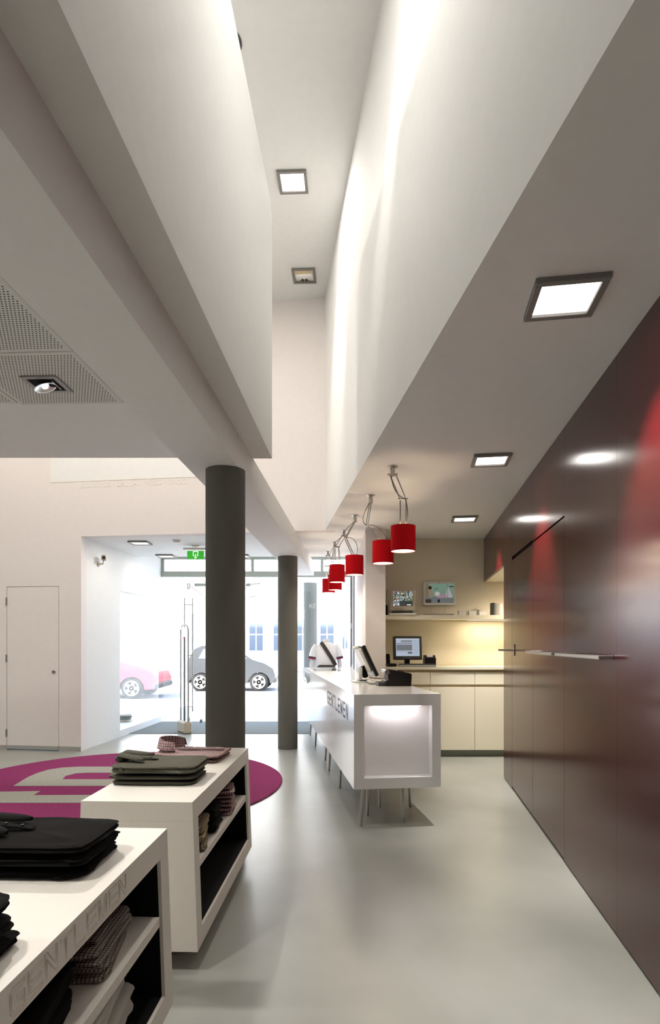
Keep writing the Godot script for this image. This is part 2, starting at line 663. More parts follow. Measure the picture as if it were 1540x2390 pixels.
	prism(st, [[void_x(-4.0), -4.0], [void_x(-4.0) + 0.14, -4.0], [void_x(7.3) + 0.14, 7.3], [void_x(7.3), 7.3]], CEIL - 0.0005, HIGH)
	struct("wall_void", st, M.white, "tall white wall rising beside the void above the counter", "wall")
	# entrance wall with opening and door
	st = mb()
	var th := 0.16
	prism(st, [[-7.0, pink_d(-7.0)], [void_x(7.2) + 0.12, pink_d(0.05)], [void_x(7.2) + 0.12, pink_d(0.05) + th], [-7.0, pink_d(-7.0) + th]], CEIL - 0.0005, HIGH)
	for r in [[-7.0, -4.245, 0.0, CEIL], [-3.515, -3.21, 0.0, CEIL], [-4.245, -3.515, 2.14, CEIL]]:
		prism(st, [[r[0], pink_d(r[0])], [r[1], pink_d(r[1])], [r[1], pink_d(r[1]) + th], [r[0], pink_d(r[0]) + th]], r[2], r[3])
	struct("wall_entrance", st, M.pink, "pale rose white wall with the wide entrance opening", "wall")
	st = mb()
	prism(st, [[-4.239, pink_d(-4.239) + 0.002], [-3.521, pink_d(-3.521) + 0.002], [-3.521, pink_d(-3.521) + 0.045], [-4.239, pink_d(-4.239) + 0.045]], 0.02, 2.134)
	var dr := struct("door_1", st, M.pink, "flush rose white door with three hinges in the entrance wall", "door")
	for y in [0.22, 1.2, 1.95]:
		st = mb()
		cbox(st, Vector3(0.016, 0.10, 0.02), v(-4.245, y, pink_d(-4.245) - 0.006), 0.003)
		obj("hinge", st, M.frame_grey, dr)
	st = mb()
	lathe(st, [[0.0, 0.0], [0.026, 0.0], [0.026, 0.010], [0.02, 0.014], [0.0, 0.014]], v(-3.585, 1.03, pink_d(-3.585) + 0.002), 20, Basis(Vector3.RIGHT, PI / 2))
	var lock := obj("lock", st, M.steel, dr)
	st = mb()
	lathe(st, [[0.0, 0.0145], [0.010, 0.0145], [0.0, 0.015]], v(-3.585, 1.03, pink_d(-3.585) + 0.002), 16, Basis(Vector3.RIGHT, PI / 2))
	obj("keyhole", st, M.charcoal, lock)
	st = mb()
	for r in [[-7.0, -4.25], [-4.238, -3.522], [-3.512, -3.21]]:
		prism(st, [[r[0], pink_d(r[0]) - 0.012], [r[1], pink_d(r[1]) - 0.012], [r[1], pink_d(r[1])], [r[0], pink_d(r[0])]], 0.018, 0.062)
	struct("baseboard_entrance", st, M.base_grey, "narrow grey skirting strip under the rose white wall", "baseboard")
	# sign light falling on the upper wall, put into a pale panel and lettering
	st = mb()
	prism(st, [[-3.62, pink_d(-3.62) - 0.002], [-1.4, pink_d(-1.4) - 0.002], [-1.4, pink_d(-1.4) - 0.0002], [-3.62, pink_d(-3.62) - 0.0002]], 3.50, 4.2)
	var sign_light_panel := obj("sign_light", st, M.white)
	tag(sign_light_panel, "sign light high on the rose wall, painted as pale panel with white edge and lettering", "sign")
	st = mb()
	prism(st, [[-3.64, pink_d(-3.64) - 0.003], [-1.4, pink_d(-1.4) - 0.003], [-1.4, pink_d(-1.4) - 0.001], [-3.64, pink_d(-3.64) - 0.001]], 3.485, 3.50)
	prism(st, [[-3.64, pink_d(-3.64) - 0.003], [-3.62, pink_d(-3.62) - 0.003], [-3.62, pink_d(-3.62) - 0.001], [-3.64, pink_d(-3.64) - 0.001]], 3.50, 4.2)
	obj("edge", st, M.paper, sign_light_panel)
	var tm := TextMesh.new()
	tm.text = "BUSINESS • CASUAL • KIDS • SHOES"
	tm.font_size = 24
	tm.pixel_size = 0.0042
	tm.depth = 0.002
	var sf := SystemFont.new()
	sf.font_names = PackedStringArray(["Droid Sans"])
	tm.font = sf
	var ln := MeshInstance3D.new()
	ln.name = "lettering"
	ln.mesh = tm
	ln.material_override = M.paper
	sign_light_panel.add_child(ln, true)
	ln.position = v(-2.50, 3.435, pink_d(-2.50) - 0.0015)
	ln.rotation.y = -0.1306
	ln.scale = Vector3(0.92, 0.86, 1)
	# pier between kitchen and entrance
	st = mb()
	prism(st, [[0.43, 7.09], [0.668, 7.06], [0.668, 10.2], [0.43, 10.2]], 0.0, CEIL)
	struct("wall_pier", st, M.pink, "rose white pier between the kitchen corner and the entrance", "wall")
	# the rest of the room, behind the viewpoint
	st = mb()
	prism(st, [[-7.15, -4.0], [-7.0, -4.0], [-7.0, 10.56], [-7.15, 10.56]], -0.2, HIGH + 0.15)
	struct("wall_left", st, M.white, "white side wall at the far left of the shop", "wall")
	st = mb()
	prism(st, [[-7.15, -4.15], [3.5, -4.15], [3.5, -4.0], [-7.15, -4.0]], -0.2, HIGH + 0.15)
	struct("wall_rear", st, M.white, "white rear wall behind the viewpoint", "wall")
	st = mb()
	prism(st, [[3.4, -4.0], [3.52, -4.0], [3.52, 8.2], [3.4, 8.2]], -0.2, CEIL + 0.14)
	struct("wall_alcove", st, M.cream_wall, "cream side wall of the alcove behind the wine wall", "wall")


# ==================================================================== wine coloured wall
func right_wall() -> void:
	var seg := func(st: SurfaceTool, d0: float, d1: float, y0: float, y1: float, off: float, thick: float) -> void:
		prism(st, [[wall_x(d0) + off, d0], [wall_x(d1) + off, d1], [wall_x(d1) + off + thick, d1], [wall_x(d0) + off + thick, d0]], y0, y1)
	var st := mb()
	seg.call(st, -4.0, 6.10, 0.0, CEIL, 0.022, 0.12)
	seg.call(st, 6.10, 7.74, 2.225, CEIL, 0.022, 0.12)
	var w := struct("wall_right", st, M.black, "glossy wine coloured panelled wall along the right side", "wall")
	var g := 0.0008
	var edges := [-3.785, -2.845, -1.905, -0.965, -0.025, 0.915, 1.855, 2.797, 3.735]
	for i in edges.size() - 1:
		st = mb()
		seg.call(st, edges[i] + g, edges[i + 1] - g, 0.012, CEIL - 0.004, 0.0, 0.022)
		obj("wall_panel", st, M.wine, w)
	for r in [[3.735, 4.686, 2.214], [4.686, 5.617, 2.226]]:
		st = mb()
		seg.call(st, r[0] + g, r[1] - g, r[2], CEIL - 0.004, 0.0, 0.022)
		obj("wall_panel", st, M.wine, w)
	st = mb()
	seg.call(st, 5.623, 6.112, 0.012, CEIL - 0.004, 0.0, 0.022)
	obj("wall_panel", st, M.wine, w)
	st = mb()
	seg.call(st, 6.113, 7.74, 2.21, CEIL - 0.004, 0.0, 0.022)
	obj("wall_panel", st, M.wine, w)
	# far end of the header and wall: lacquered returns
	var leafs := [[3.735, 4.686, 2.200, "door_2", "wine coloured concealed door leaf nearest the viewer, with a long pull bar"], [4.686, 5.617, 2.192, "door_3", "wine coloured concealed door leaf with the small lever, near the kitchen"]]
	for l in leafs:
		st = mb()
		seg.call(st, l[0] + 0.003, l[1] - 0.003, 0.028, l[2], 0.0, 0.022)
		var o := struct(l[3], st, M.wine, l[4], "door")
		if l[3] == "door_2":
			pull_bar(o, 3.78, 4.62)
		else:
			st = mb()
			var d := 5.50
			cbox(st, Vector3(0.008, 0.11, 0.028), v(wall_x(d) - 0.004, 1.335, d), 0.002, Basis(Vector3.UP, -0.1327))
			var pl := obj("rosette", st, M.steel, o)
			st = mb()
			tube(st, [v(wall_x(d) - 0.004, 1.333, d), v(wall_x(d) - 0.06, 1.333, d + 0.008), v(wall_x(d) - 0.145, 1.335, d + 0.02)], 0.009, 12)
			obj("lever", st, M.steel, pl)
	pull_bar(w, 2.84, 3.70)
	# alcove soffit behind the header
	st = mb()
	prism(st, [[wall_x(6.11) + 0.14, 6.0], [3.4, 6.0], [3.4, 8.0], [wall_x(7.74) + 0.14, 7.8]], 2.21, 2.30)
	struct("ceiling", st, M.ceiling, "low pale soffit of the alcove behind the wine wall", "ceiling")
	st = mb()
	seg.call(st, 6.113, 7.74, 2.206, 2.212, 0.022, 0.14)
	struct("trim_3", st, M.laminate, "pale underside lining of the wine coloured header", "trim")


func pull_bar(parent: Node, d0: float, d1: float) -> void:
	var st := mb()
	var b := Basis(Vector3.UP, -0.1327)
	var mid := (d0 + d1) / 2
	cbox(st, Vector3(0.022, 0.022, (d1 - d0)), v(wall_x(mid) - 0.062, 1.33, mid), 0.004, b)
	for d in [d0 + 0.011, d1 - 0.011]:
		cbox(st, Vector3(0.07, 0.022, 0.022), v(wall_x(d) - 0.034, 1.33, d), 0.004, b)
	obj("pull_bar", st, M.steel, parent)


# ==================================================================== entrance and shop front
func entrance() -> void:
	var wl := func(d: float) -> float: return -3.75 + 0.0715 * d
	var st := mb()
	prism(st, [[-3.21, pink_d(-3.21) + 0.16], [wl.call(8.74), 8.74], [wl.call(8.74) - 0.12, 8.74], [-3.33, pink_d(-3.33) + 0.16]], 0.0, 2.98)
	prism(st, [[wl.call(8.74), 8.74], [wl.call(10.48), 10.48], [wl.call(10.48) - 0.12, 10.48], [wl.call(8.74) - 0.12, 8.74]], 2.18, 2.98)
	struct("wall_lobby", st, M.white, "white side wall of the entrance lobby with a glazed end", "wall")
	# glazed display window beside the lobby
	st = mb()
	prism(st, [[wl.call(8.745), 8.745], [wl.call(10.455), 10.455], [-4.745, 10.455], [-4.745, 8.745]], 0.0, 0.0995)
	tag(obj("display_platform", st, M.white), "low white display platform behind the lobby side glass", "platform")
	st = mb()
	prism(st, [[wl.call(8.75) - 0.05, 8.75], [wl.call(10.47) - 0.05, 10.47], [wl.call(10.47) - 0.058, 10.47], [wl.call(8.75) - 0.058, 8.75]], 0.1, 2.18)
	struct("window_1", st, M.side_glass, "clear side glass between lobby and display window", "window")
	st = mb()
	prism(st, [[-4.75, 8.62], [wl.call(8.74) - 0.12, 8.62], [wl.call(8.74) - 0.12, 8.74], [-4.75, 8.74]], 0.0, 2.18)
	prism(st, [[-4.87, 8.62], [-4.75, 8.62], [-4.75, 10.48], [-4.87, 10.48]], 0.0, 2.98)
	prism(st, [[-4.75, 8.62], [wl.call(8.74) - 0.125, 8.62], [wl.call(10.48) - 0.125, 10.48], [-4.75, 10.48]], 2.18, 2.98)
	struct("wall_display", st, M.white, "white back and side walls of the display window", "wall")
	st = mb()
	prism(st, [[-4.74, 10.46], [wl.call(10.46) - 0.06, 10.46], [wl.call(10.46) - 0.06, 10.47], [-4.74, 10.47]], 0.1, 2.18)
	struct("window_2", st, M.glass, "street side glass of the display window", "window")
	st = mb()
	prism(st, [[-7.0, 10.48], [-4.75, 10.48], [-4.75, 10.6], [-7.0, 10.6]], -0.2, 3.1)
	prism(st, [[-7.0, 10.48], [0.668, 10.48], [0.668, 10.6], [-7.0, 10.6]], 2.95, HIGH + 0.15)
	struct("wall_street", st, M.white, "white front wall above the shop window", "wall")
	# shop front frame
	var f := thing("shop_front", "grey green metal shop front frame with glass panes and transom", "shop front", v(-1.3, 0, 10.48), 0.0, "", "structure")
	obj("transom_bar", one(Vector3(3.42, 0.10, 0.10), Vector3(-0.05, 2.627, 0), 0.006), M.facade_grey, f)
	obj("head_bar", one(Vector3(3.40, 0.055, 0.08), Vector3(-0.05, 2.918, 0), 0.006), M.facade_grey, f)
	for x in [-1.68, -0.08, 1.16]:
		obj("mullion", one(Vector3(0.05, 0.22, 0.06), Vector3(x, 2.78, 0), 0.004), M.facade_grey, f)
	for r in [[-1.66, -0.10], [-0.06, 1.14]]:
		obj("transom_pane", one(Vector3(r[1] - r[0], 0.20, 0.008), Vector3((r[0] + r[1]) / 2, 2.785, 0)), M.glass, f)
	obj("pane", one(Vector3(0.44, 2.55, 0.01), Vector3(-1.45, 1.30, 0)), M.glass, f)
	obj("pane", one(Vector3(1.30, 2.55, 0.01), Vector3(0.98, 1.30, 0)), M.glass, f)
	for r in [[-1.02, 0.20], [-0.16, 0.08]]:
		obj("patch_fitting", one(Vector3(r[1], 0.052, 0.03), Vector3(r[0], 2.44, 0), 0.004), M.facade_grey, f)
	obj("post", one(Vector3(0.085, 2.72, 0.14), Vector3(1.70, 1.36, 0.10), 0.006), M.frame_grey, f)
	obj("post_rail", one(Vector3(0.012, 2.60, 0.02), Vector3(1.695, 1.36, 0.18), 0.003), M.plastic_white, f)
	obj("lock_case", one(Vector3(0.028, 0.10, 0.02), Vector3(1.675, 1.70, 0.18), 0.003), M.steel, f)
	# open glass door leaf
	var dl := thing("door_4", "open frameless glass door leaf with a tall ladder style handle", "door", v(-2.505, 0, 10.40), 0.2362, "", "structure")
	obj("glass_leaf", one(Vector3(0.012, 2.34, 0.92), Vector3(0, 1.19, 0.47), 0.002), M.glass_green, dl)
	for y in [2.40, 0.05]:
		obj("hinge_patch", one(Vector3(0.05, 0.10, 0.16), Vector3(0, y, 0.06), 0.006), M.facade_grey, dl)
	st = mb()
	for x in [-0.065, 0.065]:
		tube(st, [Vector3(x, 0.28, 0.82), Vector3(x, 2.14, 0.82)], 0.010, 12)
	for y in [0.36, 1.20, 2.03]:
		tube(st, [Vector3(-0.065, y, 0.82), Vector3(0.065, y, 0.82)], 0.008, 10)
	obj("door_handle", st, M.alu, dl)
	st = mb()
	prism(st, [[-3.10, 9.05], [-0.30, 9.05], [-0.30, 10.46], [-2.99, 10.46]], 0.0, 0.006)
	tag(obj("entrance_mat", st, M.mat_grey), "wide grey entrance mat inside the glass shop front", "mat")
	st = mb()
	lathe(st, [[0.0, 0.0], [0.022, 0.0], [0.022, 0.05], [0.015, 0.06], [0.0, 0.06]], v(-2.26, 0.006, 10.3), 16)
	tag(obj("door_stop", st, M.frame_grey), "small grey door stop on the entrance mat", "door stop")
	# tag detection antenna
	var e := thing("security_antenna", "slim upright shop security antenna with dark centre strip on a beige foot", "security gate", v(-2.27, 0.0065, 9.16), 0.60)
	obj("foot", one(Vector3(0.13, 0.18, 0.34), Vector3(0, 0.09, 0), 0.02), M.plastic_beige, e)
	st = mb()
	var loop := []
	for p in [[-0.16, 0.18], [-0.16, 1.60], [-0.12, 1.66], [0.0, 1.68], [0.12, 1.66], [0.16, 1.60], [0.16, 0.18]]:
		loop.append(Vector3(0, p[1], p[0]))
	tube(st, loop, 0.013, 10)
	obj("loop", st, M.alu, e)
	obj("clear_panel", one(Vector3(0.008, 1.46, 0.30), Vector3(0, 0.91, 0), 0.002), M.acrylic, e)
	obj("centre_strip", one(Vector3(0.022, 1.28, 0.035), Vector3(0, 0.82, 0), 0.004), M.charcoal, e)
	obj("indicator", one(Vector3(0.024, 0.03, 0.035), Vector3(0, 1.475, 0), 0.004), M.cuff, e)
	# wall camera
	var wc := thing("security_camera", "small beige box camera on a bracket on the lobby wall", "camera", v(wl.call(8.05), 2.48, 8.05), 0.0)
	st = mb()
	lathe(st, [[0.0, 0.0], [0.03, 0.0], [0.03, 0.012], [0.0, 0.012]], Vector3.ZERO, 16, Basis(Vector3.FORWARD, PI / 2))
	tube(st, [Vector3(0.01, 0, 0), Vector3(0.07, 0.005, 0.02), Vector3(0.075, 0.05, 0.02)], 0.011, 8)
	obj("bracket", st, M.plastic_beige, wc)
	obj("housing", one(Vector3(0.065, 0.065, 0.12), Vector3(0.085, 0.085, 0.02), 0.01, Basis(Vector3.UP, 0.3)), M.plastic_beige, wc)
	st = mb()
	lathe(st, [[0.0, 0.0], [0.022, 0.0], [0.022, 0.02], [0.0, 0.02]], Vector3(0.105, 0.078, 0.078), 16, Basis(Vector3.UP, 0.3) * Basis(Vector3.RIGHT, PI / 2))
	obj("lens", st, M.black_gloss, wc)
	# exit sign hanging under its luminaire
	var ex := thing("exit_sign", "green emergency exit sign with white door and arrow, hung in the entrance", "exit sign", v(-1.90, CEIL, 8.3))
	st = mb()
	lathe(st, [[0.0, -0.014], [0.05, -0.014], [0.05, 0.0], [0.0, 0.0]], Vector3.ZERO, 20)
	tube(st, [Vector3(0, -0.01, 0), Vector3(0, -0.04, 0)], 0.008, 8)
	obj("ceiling_mount", st, M.plastic_white, ex)
	obj("lamp_housing", one(Vector3(0.34, 0.03, 0.06), Vector3(0, -0.045, 0), 0.006), M.plastic_white, ex)
	var pnl := obj("sign_plate", one(Vector3(0.236, 0.116, 0.008), Vector3(0, -0.13, 0), 0.002), M.green_sign, ex)
	st = mb()
	var z0 := 0.0052
	for r in [[-0.033, -0.108, 0.008, 0.055], [0.033, -0.108, 0.008, 0.055], [0.0, -0.083, 0.07, 0.008]]:
		cbox(st, Vector3(r[2], r[3], 0.002), Vector3(r[0], r[1] - (0.004 if r[2] < 0.05 else 0.0), z0))
	for x in [-0.026, 0.026]:
		cbox(st, Vector3(0.016, 0.008, 0.002), Vector3(x, -0.142, z0))
	cbox(st, Vector3(0.008, 0.05, 0.002), Vector3(0, -0.14, z0))
	extrude(st, PackedVector2Array([Vector2(-0.018, -0.160), Vector2(0.018, -0.160), Vector2(0.0, -0.182)]), Transform3D(Basis(), Vector3(0, 0, 0.0042)), 0.002)
	obj("pictogram", st, M.sign_white, pnl)
	st = mb()
	lathe(st, [[0.0, -0.035], [0.035, -0.035], [0.055, -0.012], [0.055, 0.0], [0.0, 0.0]], v(-2.05, CEIL, 7.85), 24)
	tag(obj("smoke_detector", st, M.plastic_white), "round white smoke detector on the entrance ceiling", "smoke detector")
	# bust in the window
	mannequin()
	display_dress()


func mannequin() -> void:
	var t := thing("mannequin_bust", "headless white mannequin in a white tee with dark shoulder strap, in the window", "mannequin", v(-0.07, 0.0, 9.85), 0.12)
	var st := mb()
	lathe(st, [[0.0, 0.0], [0.15, 0.0], [0.15, 0.015], [0.018, 0.025], [0.018, 0.75], [0.0, 0.75]], Vector3.ZERO, 28)
	obj("stand", st, M.steel, t)
	# torso: rings of [height, half width, half depth]
	var ring := func(rows: Array, e: float) -> Array:
		var P := []
		for r in rows:
			var row := []
			for j in 36:
				var g := TAU * j / 36
				row.append(Vector3(r[1] * spow(cos(g), e), r[0], r[2] * spow(sin(g), e) + (r[3] if r.size() > 3 else 0.0)))
			P.append(row)
		return P
	var out := func(p: Vector3) -> Vector3: return Vector3(p.x, 0.0, p.z)
	st = mb()
	grid(st, ring.call([[0.70, 0.001, 0.001], [0.70, 0.13, 0.09], [0.78, 0.165, 0.11], [0.9, 0.15, 0.105]], 0.9), true, out)
	obj("hip_form", st, M.skin_form, t)
	st = mb()
	grid(st, ring.call([[1.40, 0.062, 0.06], [1.44, 0.052, 0.052], [1.465, 0.05, 0.05], [1.468, 0.001, 0.001]], 1.0), true, func(p: Vector3) -> Vector3: return Vector3(p.x, maxf(p.y - 1.45, 0.0) * 4.0, p.z))
	obj("neck", st, M.skin_form, t)
	for s in [-1.0, 1.0]:
		st = mb()
		tube(st, [Vector3(s * 0.215, 1.16, 0.0), Vector3(s * 0.235, 1.05, 0.0), Vector3(s * 0.235, 0.93, 0.01)], 0.036, 14)
		obj("arm", st, M.skin_form, t)
	st = mb()
	grid(st, ring.call([[0.86, 0.168, 0.12], [1.0, 0.165, 0.12], [1.12, 0.178, 0.128], [1.25, 0.19, 0.125], [1.32, 0.185, 0.11], [1.37, 0.155, 0.09], [1.40, 0.10, 0.075], [1.413, 0.072, 0.066]], 0.85), true, out)
	obj("tee_shirt", st, M.tee, t)
	for s in [-1.0, 1.0]:
		st = mb()
		var path := [Vector3(s * 0.145, 1.35, 0), Vector3(s * 0.19, 1.29, 0), Vector3(s * 0.215, 1.22, 0), Vector3(s * 0.225, 1.165, 0)]
		tube(st, path, 0.062, 18, false)
		var sl := obj("sleeve", st, M.tee, t)
		st = mb()
		tube(st, [Vector3(s * 0.225, 1.175, 0), Vector3(s * 0.229, 1.150, 0)], 0.0645, 18, false)
		obj("grey_band", st, M.strap, sl)
		st = mb()
		tube(st, [Vector3(s * 0.229, 1.152, 0), Vector3(s * 0.231, 1.135, 0)], 0.0648, 18, false)
		obj("cuff", st, M.cuff, sl)
	st = mb()
	tube(st, [Vector3(-0.055, 1.408, 0.04), Vector3(0.0, 1.402, 0.066), Vector3(0.055, 1.408, 0.04)], 0.006, 8)
	obj("collar_trim", st, M.strap, t)
	# strap across the back and the bag it carries
	var bag := thing("shoulder_bag", "dark grey shoulder bag on the window mannequin, strap running diagonally", "bag", v(-0.07, 0.0, 9.85), 0.12)
	st = mb()
	var a := []
	var b := []
	for i in 9:
		var f := i / 8.0
		var x: float = lerpf(-0.09, 0.155, f)
		var y: float = lerpf(1.415, 1.03, f)
		var z := 0.136 + 0.012 * sin(f * PI) - 0.035 * absf(f - 0.5) * 2.0 * absf(f - 0.5)
		if i == 0:
			z = 0.085
		a.append(Vector3(x - 0.026, y - 0.016, z))
		b.append(Vector3(x + 0.026, y + 0.016, z))
	grid(st, [a, b], false, func(_p: Vector3) -> Vector3: return Vector3(0, 0, 1))
	for i in 9:
		a[i] = a[i] - Vector3(0, 0, 0.006)
		b[i] = b[i] - Vector3(0, 0, 0.006)
	grid(st, [a, b], false, func(_p: Vector3) -> Vector3: return Vector3(0, 0, -1))
	obj("strap", st, M.strap, bag)
	st = mb()
	soft_slab(st, Vector3(0.30, 0.18, 0.10), Vector3(-0.02, 0.87, 0.185), 0.0, 3, 0.01, 0.45, 0.5)
	obj("pouch", st, M.strap, bag)


func display_dress() -> void:
	var t := thing("dress_mannequin", "mannequin in a long pale blue dress behind the lobby side glass", "mannequin", v(-4.0, 0.10, 9.75), 0.0)
	var st := mb()
	lathe(st, [[0.0, 0.0], [0.16, 0.0], [0.16, 0.012], [0.02, 0.02], [0.02, 0.5], [0.0, 0.5]], Vector3.ZERO, 28)
	obj("stand", st, M.plastic_white, t)
	st = mb()
	var P := []
	for r in [[0.42, 0.24, 0.20], [0.7, 0.21, 0.17], [0.92, 0.185, 0.14], [1.08, 0.135, 0.10], [1.22, 0.165, 0.12], [1.34, 0.18, 0.115], [1.42, 0.15, 0.09], [1.46, 0.07, 0.06]]:
		var row := []
		for j in 40:
			var g := TAU * j / 40
			var w: float = 1.0 + (0.05 * sin(g * 9.0) if r[0] < 1.0 else 0.0) * (1.0 - r[0])
			row.append(Vector3(r[1] * cos(g) * w, r[0], r[2] * sin(g) * w))
		P.append(row)
	grid(st, P, true, func(p: Vector3) -> Vector3: return Vector3(p.x, 0, p.z))
	obj("dress", st, M.dress, t)
	st = mb()
	P = []
	for r in [[1.44, 0.06], [1.50, 0.048], [1.56, 0.05], [1.60, 0.075], [1.68, 0.09], [1.76, 0.082], [1.81, 0.05], [1.825, 0.001]]:
		var row := []
		for j in 24:
			var g := TAU * j / 24
			row.append(Vector3(r[1] * 0.86 * cos(g), r[0], r[1] * sin(g)))
		P.append(row)
	grid(st, P, true, func(p: Vector3) -> Vector3: return Vector3(p.x, (p.y - 1.68), p.z))
	obj("head", st, M.skin_form, t)
	for s in [-1.0, 1.0]:
		st = mb()
		tube(st, [Vector3(s * 0.17, 1.40, 0), Vector3(s * 0.23, 1.18, 0.02), Vector3(s * 0.24, 0.95, 0.06), Vector3(s * 0.23, 0.80, 0.09)], 0.034, 12)
		obj("arm", st, M.skin_form, t)
	# shoes and folded clothes on the platform
	for k in 2:
		st = mb()
		var P2 := []
		for i in 9:
			var f := i / 8.0
			var row := []
			var hw := 0.038 * sqrt(sin(clampf(0.08 + f * 0.88, 0, 1) * PI) + 0.05)
			var hh := 0.03 + 0.06 * pow(1.0 - f, 2.0)
			for j in 16:
				var g := TAU * j / 16
				row.append(Vector3(hw * spow(cos(g), 0.7), hh * 0.5 + hh * 0.5 * spow(sin(g), 0.7), -f * 0.27))
			P2.append(row)
		grid(st, P2, true, func(p: Vector3) -> Vector3: return Vector3(p.x, p.y - 0.03, 0))
		var sh := thing("shoe", ["pale shoe on the display platform, left one of the pair", "pale shoe on the display platform, right one of the pair"][k], "shoe", v(-3.70 + k * 0.24, 0.101, 9.28 - k * 0.02), 0.9, "shoes behind the lobby glass")
		obj("upper", st, M.plastic_beige, sh)
		st = mb()
		soft_slab(st, Vector3(0.085, 0.016, 0.285), Vector3(0, -0.001, -0.135), 0.0, 5, 0.001, 0.6, 0.4)
		obj("sole", st, M.charcoal, sh)
	for k in 3:
		st = mb()
		soft_slab(st, Vector3(0.30, 0.045, 0.24), Vector3.ZERO, 0.0, 60 + k, 0.008)
		var g := obj("folded_scarf", st, [M.plastic_beige, M.olive_cloth, M.paper][k])
		g.position = v(-3.45, 0.101 + k * 0.046, 9.75)
		g.rotation.y = 0.2 * k
		tag(g, ["beige folded cloth at the bottom of the display platform pile", "olive folded cloth in the middle of the display platform pile", "white folded cloth on top of the display platform pile"][k], "scarf", "folded cloths behind the lobby glass")


# ==================================================================== ceiling fittings
func square_light(called: String, label: String, at: Vector3, size: float, turn: float, lit: bool, group: String) -> Node3D:
	var t := thing(called, label, "ceiling light", at, turn, group)
	var st := mb()
	var w := size * 0.10
	for s in [-1.0, 1.0]:
		cbox(st, Vector3(size, 0.022, w), Vector3(0, -0.011, s * (size - w) / 2), 0.002)
		cbox(st, Vector3(w, 0.022, size - 2 * w), Vector3(s * (size - w) / 2, -0.011, 0), 0.002)
	obj("frame", st, M.frame_grey, t)
	obj("diffuser", one(Vector3(size - 2 * w, 0.006, size - 2 * w), Vector3(0, -0.006, 0)), M.glow_panel if lit else M.glow_soft, t)
	return t


